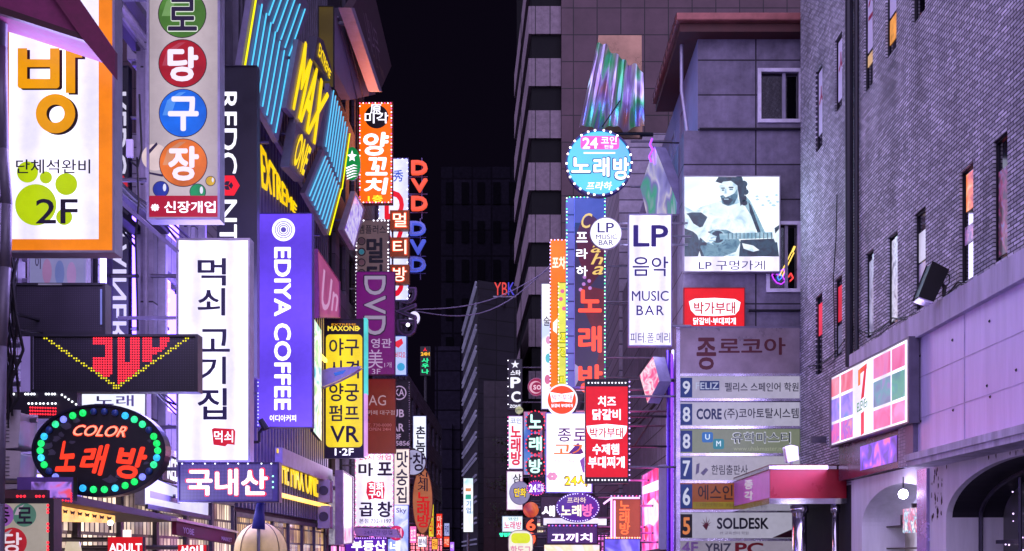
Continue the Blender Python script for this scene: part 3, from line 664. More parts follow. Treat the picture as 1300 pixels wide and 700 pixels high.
for k in range(-2, 9):
    y1, y0 = 111 + 66*k, 76 + 66*k
    za = EYE + (HY-y1)*104/F; zb = EYE + (HY-y0)*104/F
    (xa, ya), (xb, yb) = tw[1], tw[2]; (xc, yc) = tw[0]
    m = MB(); m.box(xa+.02, xb, 103.7, 104, za, zb); v = [(xa, ya-.3, za), (xc, yc, za), (xc, yc, zb), (xa, ya-.3, zb), (xa-.3, ya-.3, za), (xc-.3, yc, za), (xc-.3, yc, zb), (xa-.3, ya-.3, zb)]
    m.add(v, [(0, 1, 2, 3), (7, 6, 5, 4), (0, 4, 5, 1), (3, 2, 6, 7), (0, 3, 7, 4), (1, 5, 6, 2)]); m.build('spandrel', GRID('6a5c68', '221d24', 1.43, 40, .05, (0, 2), .6, 0, .2, .08, name='spandrel_panels'), b)

b = building('louvred_building', 'distant grey office block with bright white louvres on one edge', (-4, 100, 0))
pts = [gx(588, 112), gx(607, 92), gx(656, 94), gx(656, 118)]
zt = EYE + (HY-356)*92/F
block(b, 'wall', pts, 0, zt, GRID('201d27', '100e13', 1.6, 1.3, .05, (0, 2), .6, 0, .2, .1, noise=.3))
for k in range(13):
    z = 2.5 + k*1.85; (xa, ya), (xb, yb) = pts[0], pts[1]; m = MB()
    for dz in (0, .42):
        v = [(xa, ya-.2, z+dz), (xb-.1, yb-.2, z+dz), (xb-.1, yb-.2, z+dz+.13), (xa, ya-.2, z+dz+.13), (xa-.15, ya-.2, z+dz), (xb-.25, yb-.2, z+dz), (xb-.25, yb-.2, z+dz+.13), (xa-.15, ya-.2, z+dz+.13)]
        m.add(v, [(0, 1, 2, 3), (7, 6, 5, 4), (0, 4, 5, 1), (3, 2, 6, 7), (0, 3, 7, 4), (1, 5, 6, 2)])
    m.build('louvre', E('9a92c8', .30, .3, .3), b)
b = building('squat_building', 'squat mauve block in front of the louvred office', (-2, 75, 0))
x0, _ = gx(614, 74); x1, _ = gx(657, 74); m = MB(); m.box(x0, x1, 74, 80, 0, EYE + (HY-484)*74/F); m.build('wall', GRID('2e2830', '18141a', 2.2, 1.4, .03, (0, 2), .7, 0, .2, .1), b)
b = building('dark_tower', 'almost black distant tower against the night sky', (-8, 170, 0))
m = MB(); m.box(gx(560, 165)[0], gx(690, 165)[0], 165, 185, 0, EYE + (HY-212)*165/F); m.build('wall', GRID('14121a', '0d0b11', 3, 4, .15, (0, 2), .8, 0, .2, .2, spec=0), b)
hs = MB()
for i in range(5):
    for j in range(9):
        x = gx(566 + i*20, 164.9)[0]; z = 8 + j*6; hs.box(x, x+1.1, 164.8, 164.9, z, z+3.4)
hs.build('window', P('09080c', .8, spec=0), b)
b = building('stepped_tower', 'lower black block left of the distant tower', (-14, 140, 0))
m = MB(); m.box(gx(552, 135)[0], gx(592, 135)[0], 135, 150, 0, EYE + (HY-440)*135/F); m.box(gx(546, 136)[0], gx(575, 136)[0], 134.5, 150, 0, EYE + (HY-540)*136/F); m.build('wall', GRID('1e1b26', '0e0c12', 3, 2.5, .1, (0, 2), .8, 0, .2, .2, spec=0), b)


# ---------------------------------------------------------------- signs, left side of the street
LW = -6.0
WHITE = ETUBE('eae4ff', 1.42, 0, 2.2, .3); WH = E('f0eaff', 1.6); WTXT = E('f4eeff', 1.7, 0); VIOLET_INK = P('2b1a52', .5, 0, .1, 5)
NEONRED = E('ff4a30', 1.5, 0); LEDRED = E('ff2838', 2.0, 0); GOLD = E('f5a800', .95, .08)

# orange bordered room sign
s = Sign('blade_sign', 'large white lightbox sign with thick orange border and one big orange letter', 10.5, (8, -130, 147, 322), E('ff8a10', .85, .2), GREY, .35, 3, wall=LW)
s.shine('b8a8ff', 9)
s.poly(rect(12, -126, 125.5, 304), ETUBE('eae4ff', 1.42, 0, 1.6, .3), .005, 'lit_panel')
G_ = P('2a1608', .6)
def bang(dx, dy, mat, d):
    m = MB(); q = lambda l: [(x+dx, y+dy) for x, y in l]
    m.flat(s.fr, q(rect(23, 62, 35, 110)), d); m.flat(s.fr, q(rect(64, 62, 76, 110)), d); m.flat(s.fr, q(rect(30, 76, 70, 86)), d+.0004); m.flat(s.fr, q(rrect(23, 101, 76, 113, 4)), d+.0008)
    m.flat(s.fr, q(rect(84, 62, 105, 74)), d+.0012); m.flat(s.fr, q(rect(84, 66, 96, 119)), d+.0016)
    m.ring(s.fr, q(oval(71, 145, 25, 25)), q(oval(71, 145, 11.5, 11.5)), d, d+.001)
    m.build('lettering', mat, s.o)
bang(3.5, 2, G_, .0065); bang(0, 0, E('f2a000', .9, .1), .010)
for x, y, r in ((35.3, 219, 13.5), (58.7, 225.8, 7.8), (84.4, 234.3, 14), (45.8, 260.5, 26.3), (81.8, 276, 10.3)):
    s.poly(oval(x, y, r), E('c2dc00', .85, .08), .0065, 'dot_mark')
s.text('단체석완비', (21, 203, 115, 221), INK, .012, .009); s.text('2F', (46, 253, 99, 284.5), INK, .012, .009)

# maroon awning over it
aw = thing('awning', 'maroon folding awning with slanted front strap cutting across the orange bordered sign', 'awning', (-5, 9.6, 3.5))
fa = Front(9.6); MAR = P('6a2048', .7, 0, .2, 12, name='maroon_canvas')
m = MB(); m.prism(fa, [(-330, -190), (62, -20), (106, 44), (0, 8), (-330, -90)], -.6, -.05); m.build('canopy', P('7a2a5a', .7, 0, .2, 14), aw)
m = MB(); m.prism(fa, [(-330, -90), (0, 8), (106, 44), (106, 51), (0, 17), (-330, -80)], -.06, 0); m.build('front_bar', P('3a1020', .5), aw)
m = MB(); m.prism(fa, [(60, -14), (92, -14), (147, 66), (147, 100), (104, 48)], -.04, .02); m.build('valance', MAR, aw)

# ball game sign
s = Sign('blade_sign', 'tall cream sign with coloured balls each holding one letter and a red bottom band', 14.6, (187, -60, 280, 280), ETUBE('d8c8cc', .62, 0, .8, .25), GREY, .4, 3, wall=LW)
s.shine('d0b8f0', 4)
s.poly(oval(197, 200, 17, 17), E('f0d8d4', .75), .005, 'ghost_ball')
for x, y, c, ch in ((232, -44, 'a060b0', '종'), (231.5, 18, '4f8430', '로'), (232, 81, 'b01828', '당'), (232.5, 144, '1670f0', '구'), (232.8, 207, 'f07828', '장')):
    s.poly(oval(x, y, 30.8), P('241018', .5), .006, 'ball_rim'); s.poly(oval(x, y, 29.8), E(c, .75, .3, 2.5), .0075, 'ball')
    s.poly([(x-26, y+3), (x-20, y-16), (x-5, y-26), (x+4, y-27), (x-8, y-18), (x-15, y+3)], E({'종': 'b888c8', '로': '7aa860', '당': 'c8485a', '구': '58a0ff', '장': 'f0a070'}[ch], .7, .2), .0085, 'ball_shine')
    dk = ch in '종로'
    s.text(ch, (x-19, y-21, x+20, y+23), E('f4ecff', .95, 0) if not dk else E('e8f0e0', .9, 0), .06, .0095)
    if dk: s.text(ch, (x-18, y-20, x+19, y+22), INK, .03, .014)
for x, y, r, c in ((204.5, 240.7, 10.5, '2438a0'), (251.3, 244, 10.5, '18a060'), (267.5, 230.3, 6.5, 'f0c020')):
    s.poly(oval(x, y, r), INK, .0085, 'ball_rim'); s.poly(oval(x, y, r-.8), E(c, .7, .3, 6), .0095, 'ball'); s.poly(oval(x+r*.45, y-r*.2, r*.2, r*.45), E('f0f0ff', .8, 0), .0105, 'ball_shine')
s.poly([(187.5, 193), (199, 181), (200.5, 184), (189, 197)], INK, .0085, 'cue'); s.poly([(190, 219), (207, 222), (207, 225), (190, 221.5)], INK, .0085, 'cue')
s.poly(rect(190, 249, 277, 276), E('b8102c', .8, .15), .012, 'band'); s.text('※ 신장개업', (192, 256, 274, 271), WTXT, .03, .0135)

# dark vertical container sign
s = Sign('blade_sign', 'dark navy vertical sign with white sideways capitals and a red cube mark', 18.5, (276, 84, 327, 480), P('1a1826', .4, .2, .2, 3), P('232030', .4, .3), .3, 1, wall=LW, backlit=False)
WT2 = E('f2f0ff', 1.35, 0)
s.text('REDC', (279, 117, 301, 221), WT2, .02, .008, 90); s.text('NTAINER', (279, 254, 301, 432), WT2, .02, .008, 90)
m = MB(); cx, cy = 290, 236
hexa = [(cx + 14.5*math.cos(R(60*i)), cy + 14.5*math.sin(R(60*i))) for i in range(6)]; inn = [(cx + 6.5*math.cos(R(60*i)), cy + 6.5*math.sin(R(60*i))) for i in range(6)]
m.ring(s.fr, hexa, inn, .006, .012)
for i in (1, 3, 5): m.flat(s.fr, [(cx, cy), (cx + 7*math.cos(R(60*i-9)), cy + 7*math.sin(R(60*i-9))), (cx + 7*math.cos(R(60*i+9)), cy + 7*math.sin(R(60*i+9)))], .008)
m.build('cube_mark', E('f01828', 1.1, 0), s.o)

# grilled meat house
s = Sign('blade_sign', 'tall plain white lightbox sign with five black brush letters and a red stamp', 17.0, (224.5, 303, 318, 587), ETUBE('eae4ff', 1.42, 0, 1.9, .3), GREY, .42, 2.5, wall=LW)
s.shine('a898ff', 11)
for ch, q in (('먹', (251, 328, 287, 363)), ('쇠', (251, 366, 286, 401)), ('고', (253, 418, 292, 447)), ('기', (253, 453, 287, 488)), ('집', (251, 493, 288, 533))): s.text(ch, q, P('1d1640', .6, 0, .1, 5), .022)
s.poly([(269, 545), (272, 543.5), (297, 545), (299, 548), (298, 565), (289, 564), (286, 567), (271, 565)], E('d81830', .85, .1), .006, 'stamp'); s.text('먹쇠', (272, 547, 296, 562), WTXT, .02, .008)

# violet coffee sign
s = Sign('blade_sign', 'tall violet lightbox sign with white sideways capitals and a round white emblem', 21.5, (326, 271, 397, 543), ETUBE('6a48f2', .95, 2, .42, .22), P('4a4080', .4, .3), .35, 1, wall=LW)
s.shine('7a58ff', 11)
s.text('EDIYA COFFEE', (348, 314, 369.5, 521), WTXT, .045, .007, 90); s.text('이디아커피', (342.5, 527, 376, 535.5), WTXT, .03, .007)
s.poly(oval(360, 292, 14.5), WH, .006, 'emblem')
m = MB()
for r in (11, 8.2, 6): m.ring(s.fr, oval(360, 292, r), oval(360, 292, r-1), .008, .009)
m.flat(s.fr, oval(360, 292, 3.5, n=12), .0085)
m.build('emblem_ring', E('6a58c8', .8, 0), s.o)
s.bulbs([(328, 274), (328, 540)], 60, .9, [E('b8c0ff', 2.2, 0)], False)

# blank and running LED boards
s = Sign('led_board', 'switched off black LED board with fine dot grid under the orange bordered sign', 12.4, (18, 360, 135, 426), P('16121a', .5), P('0f0d13', .5), .3, 3, cat='led board', wall=LW, backlit=False)
m = MB()
for i in range(40):
    for j in range(20):
        x, y = 23 + i*2.7, 366 + j*2.8; m.flat(s.fr, oval(x, y, .8, n=5), .006)
m.build('dot_grid', P('2c2632', .4), s.o); s.poly(rect(128.5, 368, 131, 413), E('8a90e8', .6), .032, 'edge_glow'); s.poly(rect(50, 361, 80, 363), E('b0a8c8', .3), .032, 'sticker')
s = Sign('led_board', 'black LED board running red letters above a yellow dotted V', 12.0, (40, 425, 252, 498), P('100d16', .5), P('15121a', .5), .3, 3, cat='led board', wall=LW, backlit=False)
s.poly(rect(27.5, 428, 43, 497), E('a48ce0', .45), .006, 'side_strip', .02)
off, red, yel = MB(), MB(), MB()
def inpoly(x, y, pts):
    c = False; n = len(pts)
    for i in range(n):
        (xa, ya), (xb, yb) = pts[i], pts[i-1]
        if (ya > y) != (yb > y) and x < (xb-xa)*(y-ya)/(yb-ya)+xa: c = not c
    return c
Z3 = lambda l: [(x/3.888, 345 + y/3.888) for x, y in l]
SH = [Z3(q) for q in ([(460, 325), (560, 325), (560, 500), (520, 540), (460, 490), (460, 425), (515, 425), (515, 360), (460, 360)], [(578, 325), (622, 325), (622, 560), (578, 560)], [(622, 445), (640, 445), (640, 325), (692, 325), (692, 500), (622, 530)], [(705, 325), (755, 325), (755, 440), (705, 450)], [(755, 370), (785, 370), (785, 325), (835, 325), (835, 350), (800, 400), (755, 410)])]
pit = 3.15
for i in range(65):
    for j in range(22):
        x, y = 47 + i*pit, 430 + j*pit
        if x > 248 or y > 495: continue
        vx = 149; dv = (y - 429.5)/(492-429.5)
        xl, xr = 58 + dv*(vx-58), 239 - dv*(239-vx)
        if abs(x-xl) < 3.4 or abs(x-xr) < 3.4: yel.stud(s.fr.p(x, y, .006), s.fr.px(1.15), (0, -1, 0))
        elif any(inpoly(x, y, q) for q in SH) and xl < x < xr: red.stud(s.fr.p(x, y, .006), s.fr.px(1.35), (0, -1, 0))
        else: off.flat(s.fr, oval(x, y, .8, n=5), .006)
off.build('dot_grid', P('332c3a', .4), s.o); red.build('lettering', E('ff2a3c', 2.2, 0), s.o); yel.build('dotted_line', E('e8d820', 1.3, 0), s.o)

# oval karaoke sign
s = Sign('oval_sign', 'black oval neon sign ringed with large green and blue lamps and red script', 11.5, oval(126.5, 572.5, 85, 59, 56), P('15101e', .4, 0, .3, 3), P('141028', .35, .2), .3, 3, wall=LW, backlit=False)
rr = random.Random(4); LC = ['20e070', '40c8ff', '18d860', '7a80ff', '30e090', '30b0ff']
for i in range(34):
    a = 2*math.pi*i/34; x, y = 126.5 + 74.5*math.cos(a), 572.5 + 49.5*math.sin(a); dead = i in (3, 11, 14, 20, 25, 26, 27, 31)
    c = LC[(i*5 + i//3) % 6]
    m = MB(); m.ball(s.fr.p(x, y, .02), s.fr.px(4.6), 10, 5, sy=.6)
    m.build('bulb', P('2c4488', .3) if dead else E(c, 1.5, .35, 30), s.o, True)
m = MB()
for x, y, r in ((62, 566, 8), (72, 557, 6), (84, 540, 8), (78, 552, 5), (92, 562, 4), (140, 609, 9), (152, 604, 8), (186, 588, 4), (97, 534, 5), (66, 575, 6), (190, 560, 3)):
    m.flat(s.fr, [(x + r*rr.uniform(.5, 1.2)*math.cos(k), y + r*.7*rr.uniform(.5, 1.2)*math.sin(k)) for k in (0, .8, 1.6, 2.4, 3.2, 4, 4.8, 5.6)], .006 + rr.random()*.001)
m.build('peeling_patch', P('4a4456', .8, 0, .3, 8), s.o)
s.text('COLOR', [(95, 539), (163, 541), (160, 556), (92, 554)], NEONRED, .055, .01, italic=.3); s.text('COLOR', [(96, 540), (162, 542), (159, 555), (93, 553)], E('ff9a80', 1.5, 0), .01, .02, italic=.3)
for ch, q in (('노', [(76, 561), (98, 558), (96, 599), (70, 599)]), ('래', [(106, 567), (140, 564), (134, 605), (100, 601)]), ('방', [(150, 566), (190, 568), (181, 611), (146, 606)])):
    s.text(ch, q, E('ff3a22', 1.25, 0), .055, .012, italic=.12)

# domestic produce LED
s = Sign('led_board', 'violet LED board spelling three wide white pink-edged letters', 16.6, (226, 587, 355, 638), P('4a3f86', .5, 0, .2, 6), P('3a3358', .4, .4), .3, 2, cat='led board', wall=LW)
s.shine('9080ff', 12)
s.poly(rect(229, 590, 346, 635), LEDTEXT('6a58c0', .8, .022), .006, 'matrix')
s.text('국내산', (235, 594, 342, 631), LEDTEXT('ff2850', 1.8, .022), .075, .009); s.text('국내산', (237, 595.5, 340, 629.5), LEDTEXT('fff0ff', 2.4, .022), .05, .014)
s.bulbs([(232, 589), (345, 589)], 9, 1, [E('f0f4ff', 3, 0)], False); s.bulbs([(347, 605), (347, 619)], 3, 1.2, [E('90ffd0', 3, 0)], False)

# small ball game sign at street level
s = Sign('box_sign', 'cream sign with balls at street level framed in black with red lamp triples', 10.2, (-40, 633, 70, 740), E('d8ccc0', .45, .2), P('1c1420', .5), .3, 6.5, wall=LW, group=None)
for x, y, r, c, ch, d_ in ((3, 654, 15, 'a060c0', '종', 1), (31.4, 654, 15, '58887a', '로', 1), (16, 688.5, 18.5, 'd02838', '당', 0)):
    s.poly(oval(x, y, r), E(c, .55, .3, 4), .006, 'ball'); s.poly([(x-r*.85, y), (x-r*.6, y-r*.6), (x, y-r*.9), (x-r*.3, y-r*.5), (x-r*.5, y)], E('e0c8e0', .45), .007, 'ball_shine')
    s.text(ch, (x-r*.62, y-r*.66, x+r*.66, y+r*.75), INK if d_ else E('f4e0f0', .8, 0), .03, .008)
for k in range(4):
    y = 642 + 23.5*k
    s.bulbs([(62.5, y), (62.5, y+9)], 3, 1.9, [LEDRED], False, name='lamp_triple')
for x in (-20, 24, 48): s.bulbs([(x, 630.5), (x+9, 630.5)], 3, 1.9, [LEDRED], False, name='lamp_triple')

# shop awning and trims, street level
fy = Front(12.6)
aw = thing('awning', 'long brown and burgundy shop awning sloping away under the oval sign', 'awning', (-5.2, 12.6, 2.2))
SA = Side(-4.9)
m = MB(); m.prism(Side(-4.9), [(60, 622), (226, 657), (226, 663), (60, 634)], -1.0, 0); m.build('canopy', P('4a2a38', .6, .1, .3, 5), aw)
m = MB(); m.prism(Side(-4.6), [(224, 661), (298, 676), (298, 692), (224, 679)], -.06, 0); m.build('valance', P('6a1238', .7, 0, .2, 10), aw)
text(aw, Side(-4.57), 'YOBE', [(232, 669), (246, 672), (246, 680), (232, 677)], P('b890c0', .6), .03, .003); text(aw, Side(-4.57), 'MARKET', [(281, 681), (294, 683.5), (294, 688.5), (281, 686)], P('b890c0', .6), .03, .003)
m = MB(); m.prism(Side(-4.6), [(222, 658), (300, 674.5), (300, 677), (222, 661.5)], -.05, .03); m.build('front_bar', P('c8b0bc', .4, .3), aw)
b_ = thing('pelmet_light', 'warm glowing pelmet with dark bow trim over the shop window', 'light', SA.p(110, 665))
m = MB(); m.prism(Side(-5.05), [(69, 641), (146, 655), (146, 664), (69, 662)], -.1, 0); m.build('light_box', E('ffb860', 1.5, .45, 3), b_)
m = MB()
for k in range(8):
    x, y = 73 + k*9.3, 646 + k*1.45; m.flat(Side(-5.05), [(x-3, y-1), (x, y+1), (x+3.4, y), (x+2, y+5), (x, y+3.5), (x-2, y+4.5)], .004)
m.build('bow_trim', P('3a2418', .7), b_)
lb = thing('globe_lamp', 'small round warm bulb at the end of the glowing pelmet', 'lamp', fy.p(152.6, 672, .3))
m = MB(); m.ball(fy.p(152.6, 665, .3), fy.px(3.6)); m.build('globe', E('ffe8d0', 6, 0), lb, True); m = MB(); m.tube(fy.p(152.6, 668, .3), fy.p(152.6, 674, .3), .012); m.build('stem', DARK, lb)
f8 = Front(13.4)
s = Sign('box_sign', 'small red shop sign with white capitals and a lit top piece below the globe lamp', 13.4, (137, 682, 181, 702), E('e01828', .9), DARK, .2, 0, wall=LW)
s.text('ADULT', (139, 690, 180, 701), WTXT, .04); s.poly(rect(158, 673, 167, 682), E('ffe8e0', 1.6), .006, 'lit_cap', .05)
s = Sign('box_sign', 'small red shop sign with two white letters under the burgundy valance', 13.9, (226, 692, 262, 712), E('e01828', .9), DARK, .2, 0, wall=LW)
s.text('성인', (228, 693, 252, 709), WTXT, .05); s.poly(rect(254, 692.5, 258, 711), WH, .006, 'strip')
# lit white fascia of the shop, along the street
s = Sign('fascia_sign', 'white lit fascia running along the shops behind the oval sign', 0, [(184, 603), (264, 636), (264, 656), (184, 641)], E('dcdcff', .85), GREY, .3, 0, side=Side(-5.5), backlit=False)
s.shine('c8c0ff', 8, False)
s.poly([(190, 623), (228, 633), (228, 640), (190, 632)], P('6a6480', .4), .006, 'notice'); s.poly([(184, 640), (264, 655), (264, 660), (184, 646)], P('2c2838', .5), .006, 'bottom_trim', .04)
s = Sign('fascia_sign', 'dark fascia with white capitals between the oval sign and the white box sign', 0, [(206, 576), (228, 582), (228, 615), (206, 609)], P('221d30', .4), DARK, .2, 0, side=Side(-5.6), backlit=False)
s.text('RED', [(212, 581), (227, 585), (227, 613), (212, 608)], WT2, .05)
ft = Front(14.2)
s = Sign('box_sign', 'bright white lit box half hidden above the oval sign', 14.2, (100, 498, 187, 545), E('e8ecff', 1.2), GREY, .3, 2, wall=LW)
s.text('노래', (120, 502, 170, 516), P('8880b0', .5), .02)
s = Sign('led_board', 'black board of white and red lamps at the far edge under the dotted V board', 11.9, (-10, 498, 98, 530), P('1a1420', .5), DARK, .25, 0, cat='led board', wall=LW)
for x in (8, 34, 60): s.bulbs([(x, 501), (x+11, 501)], 4, 1.5, [E('f0f4ff', 3.5, 0)], False, name='lamp_row')
s.bulbs([(80, 502), (98, 514)], 5, 1.4, [E('f0f4ff', 3, 0)], False, name='lamp_row'); s.bulbs([(38, 513), (72, 513)], 8, 1.4, [E('f0f4ff', 3, 0)], False, name='lamp_row')
for k in range(3): s.bulbs([(40, 518+k*4), (72, 519+k*4)], 11, 1.3, [LEDRED], False, name='lamp_row')
s = Sign('led_board', 'lilac edged red lamp panel just above the street level ball sign', 11.0, (22, 606, 93, 636), P('5a3f90', .5), DARK, .2, 0, cat='led board', wall=LW)
s.poly(rect(40, 612, 91, 632), MOTTLE(['3a1a50', '8a60d8', 'c080ff', 'ff4a70'], .8, 6), .006, 'panel'); s.bulbs([(70, 634), (92, 637)], 7, 1.3, [LEDRED], False, name='lamp_row'); s.bulbs([(92, 627), (92, 636)], 4, 1.3, [LEDRED], False, name='lamp_row'); s.bulbs([(26, 628), (44, 640)], 5, 1.4, [LEDRED], False, name='lamp_row')
# poster strips behind the blank LED board
s = Sign('poster_board', 'pale printed poster board behind the blank LED board', 12.7, (36, 322, 112, 362), E('a8a8d8', .42, .25), GREY, .15, 2, wall=LW, cat='poster')
for i, x in enumerate((60, 76, 91)): s.poly(oval(x, 345 + i*2, 6, 16), E(('c090c0', '8090d0', 'c8a0d8')[i], .42), .006, 'printed_oval')
s.text('이', (45, 325, 52, 342), INK, .02)
# pipes, cables and air conditioners on the near edge
pp = thing('drain_pipe', 'grey bent drain pipe running down the near edge beside the orange bordered sign', 'pipe', (-4.9, 10, 0))
f10 = Front(10.0); m = MB(); m.path([f10.p(*q) for q in ((4, -120), (2, 60), (4, 190), (9, 260), (7, 340), (2, 440), (-1, 640), (-1, 900))], .05, 10); m.build('pipe', P('6d6578', .5, .3, .2, 4), pp, True)
cb = thing('cable_bundle', 'tangle of black cables hanging beside the grey drain pipe', 'cable', (-4.8, 11.2, 2)); f11 = Front(11.2); rr = random.Random(9)
for k in range(9):
    x0 = rr.uniform(2, 22); pts = [(x0 + rr.uniform(-6, 6)*j/4 + 3*math.sin(j*1.3 + k), 320 + j*rr.uniform(34, 46)) for j in range(6)]
    m = MB(); m.path([f11.p(x, y, rr.uniform(-.1, .1)) for x, y in pts], rr.uniform(.008, .018), 5); m.build('cable', BLACK, cb)
for y, lab in ((520, 'upper grey air conditioner box left of the oval sign'), (572, 'lower grey air conditioner box left of the oval sign')):
    f = Front(11.3); a = thing('air_conditioner', lab, 'air conditioner', f.p(6, y+48), 'air conditioners at the near edge')
    m = MB(); m.prism(f, [(-30, y), (24, y+3), (21, y+46), (-30, y+50)], -.4, 0); m.build('case', P('b0a8b4', .5, .1, .15, 4), a, bevel=.02)
    m = MB()
    for k in range(8): m.prism(f, rect(-26, y+8+k*4.6, 12, y+9+k*4.6), 0, .012)
    m.build('grille', P('4a4454', .5), a); m = MB(); m.tube(f.p(-6, y+50, -.2), f.p(-6, y+60, -.2), .02); m.tube(f.p(-6, y+58, -.2), Vector((LW, 11.5, f.p(0, y+58).z)), .02); m.build('bracket', STEEL, a)
# wires on facade between signs
cb = thing('wall_cable', 'thin black cables clipped to the mirror glass building with a white junction box', 'cable', (-5.8, 14.5, 3)); fw2 = Front(14.5)
for pts in ([(174, 200), (176, 260), (172, 300), (175, 420)], [(166, 205), (175, 212), (180, 190), (177, 120)], [(150, 258), (190, 290), (225, 320)]):
    m = MB(); m.path([fw2.p(*q) for q in pts], .014, 5); m.build('cable', BLACK, cb)
m = MB(); m.prism(fw2, rect(160, 177, 168, 199), -.05, 0); m.build('junction_box', P('c0b8d0', .5), cb)
br = thing('sign_bracket', 'diagonal steel brace behind the white brush letter sign', 'bracket', fw2.p(190, 300))
m = MB(); m.tube(fw2.p(152, 255), fw2.p(226, 320), .035, 4); m.tube(fw2.p(150, 404, 0), fw2.p(224, 404, 0), .03, 4); m.build('bar', P('7d7792', .4, .6), br)

# slanted panels with light lines on the slatted building
def slant(label, poly, e0, e1, n, col, X=-5.45, body='77708e', edge=None, group='slanted panels with light lines'):
    f = Side(X); t = thing('light_panel', label, 'light panel', f.p(*poly[0], -.2), group)
    m = MB(); m.prism(f, poly, -.12, 0); m.build('panel', P(body, .4, .4, .2, 3), t)
    m = MB()
    for k in range(n):
        u = (k+.5)/n; a = (e0[0][0]*(1-u)+e0[1][0]*u, e0[0][1]*(1-u)+e0[1][1]*u); b = (e1[0][0]*(1-u)+e1[1][0]*u, e1[0][1]*(1-u)+e1[1][1]*u)
        m.tube(f.p(*a, .03), f.p(*b, .03), .019, 6)
    m.build('light_line', E(col, 1.25, 0), t)
    if edge: m = MB(); m.tube(f.p(*edge[0], .03), f.p(*edge[1], .03), .022, 6); m.build('edge_light', E('f0e800', 1.3, 0), t)
    m = MB()
    for q in (poly[0], poly[2]): c = f.p(*q, -.2); m.tube(c, (-6.05, c.y, c.z), .04)
    m.build('bracket', STEEL, t)
slant('large grey panel of cyan light lines with a yellow line on its near edge', [(321, -10), (305, 90), (353, 181), (370, 86)], [(328, 0), (368, 82)], [(312, 96), (351, 174)], 7, '52c4f4', edge=[(323, 0), (309, 84)])
slant('upper grey panel of cyan light lines cut by the top of the photo', [(343, -30), (331, 12), (369, 83), (393, 12), (380, -30)], [(350, -22), (389, 15)], [(337, 14), (368, 76)], 6, '52c4f4')
slant('middle grey panel of cyan light lines beside the round green sign', [(418, 106), (408, 186), (432, 240), (443, 168)], [(421, 112), (441, 165)], [(411, 183), (431, 234)], 8, '5cbcec', edge=[(443, 170), (433, 240)], X=-5.4)
slant('lower grey panel of cyan light lines above the yellow sports sign', [(410, 190), (387, 245), (416, 299), (432, 240)], [(411, 196), (430, 238)], [(390, 246), (415, 293)], 8, '5cbcec', edge=[(432, 240), (417, 298)], X=-5.3)
f = Side(-5.3); t = thing('slanted_sign', 'jutting grey panel of big yellow slanted letters between cyan line panels', 'sign', f.p(377, 130, -.2))
YEL = E('ffd800', 1.1, .08)
m = MB(); m.prism(f, [(379, 50), (363, 137), (374, 150), (372, 158), (397, 195), (402, 182), (415, 124), (400, 92), (392, 60)], -.12, 0); m.build('panel', P('7a7288', .4, .4, .2, 3), t)
m = MB(); m.prism(f, [(397, 46), (392, 76), (413, 103), (416, 90), (405, 52)], -.1, .12); m.build('top_plate', P('4c4658', .4, .4, .2, 3), t)
m = MB(); m.prism(f, [(371, 156), (361, 212), (379, 231), (392, 184)], -.1, .1); m.build('lower_plate', P('5e586c', .4, .4, .2, 3), t)
text(t, f, 'MAX', [(386, 52), (416, 122), (398, 184), (370, 138)], YEL, .02, .02, ex=.025); text(t, f, 'EXTREME', [(399, 54), (414, 92), (412, 101), (397, 70)], YEL, .03, .14); text(t, f, 'ONE', [(374, 166), (389, 189), (378, 224), (364, 208)], YEL, .05, .13)
m = MB()
for q in ((379, 80), (385, 170)): c = f.p(*q, -.3); m.tube(c, (-6.05, c.y, c.z), .05)
m.build('bracket', STEEL, t)

# grey tilted slabs high up
f = Side(-4.9); t = thing('tilted_sign', 'unlit brown sign board with scratchy lettering leaning out high above the skewer sign', 'sign', f.p(480, 110, -.2))
m = MB(); m.prism(f, [(446, 12), (470, -30), (497, 84), (482, 117)], -.25, 0); m.build('board', P('4a3844', .6, .1, .3, 3), t)
m = MB(); m.prism(f, [(443, 10), (447, 10), (483, 117), (479, 116)], -.3, .06); m.build('frame', P('a89cb8', .4, .4, .2, 4), t)
text(t, f, '내나무', [(460, 10), (478, 40), (484, 82), (470, 66)], P('8a7088', .5), .0, .006); text(t, f, '숯불', [(471, 62), (487, 92), (489, 104), (477, 84)], P('7a5a58', .5), .0, .006)
m = MB(); c = f.p(470, 60, -.2); m.tube(c, (-6, c.y, c.z), .06); c = f.p(455, 30, -.2); m.tube(c, (-6, c.y, c.z), .06); m.build('bracket', STEEL, t)
f = Side(-5.5); t = thing('tilted_sign', 'blank lavender grey slab hung beside the brown leaning board', 'sign', f.p(440, 110, -.2))
m = MB(); m.prism(f, [(425, 10), (444, 10), (477, 120), (445, 127), (425, 88)], -.3, 0); m.build('board', P('8d84a2', .5, .2, .2, 2), t)
m = MB()
for a, b in (((428, 22), (452, 124)), ((433, 14), (460, 122))): m.tube(f.p(*a, .02), f.p(*b, .02), .03)
m.build('rib', P('5a5268', .5, .3), t); m = MB(); c = f.p(440, 60, -.2); m.tube(c, (-6, c.y, c.z), .06); m.build('bracket', STEEL, t)
s = Sign('box_sign', 'dim olive vertical board high on the slatted building', 30.5, (404, 8, 424, 112), E('7a6420', .3, .4, .8), DARK, .2, 1, wall=LW)
f = Side(-5.4)
s = Sign('round_sign', 'round green and white coffee sign seen edge on behind the skewer sign', 35, oval(447, 208, 10.5, 21), E('0a8a40', .95), P('dfe6e4', .5), .2, 0, wall=LW)
for k in range(5): s.poly([(439 + k*.5, 213 + k*3.4), (449, 209 + k*3.6), (454, 211 + k*3.2), (449, 210.8 + k*3.5), (440, 214.8 + k*3.4)], WTXT, .006, 'wave_stripe')
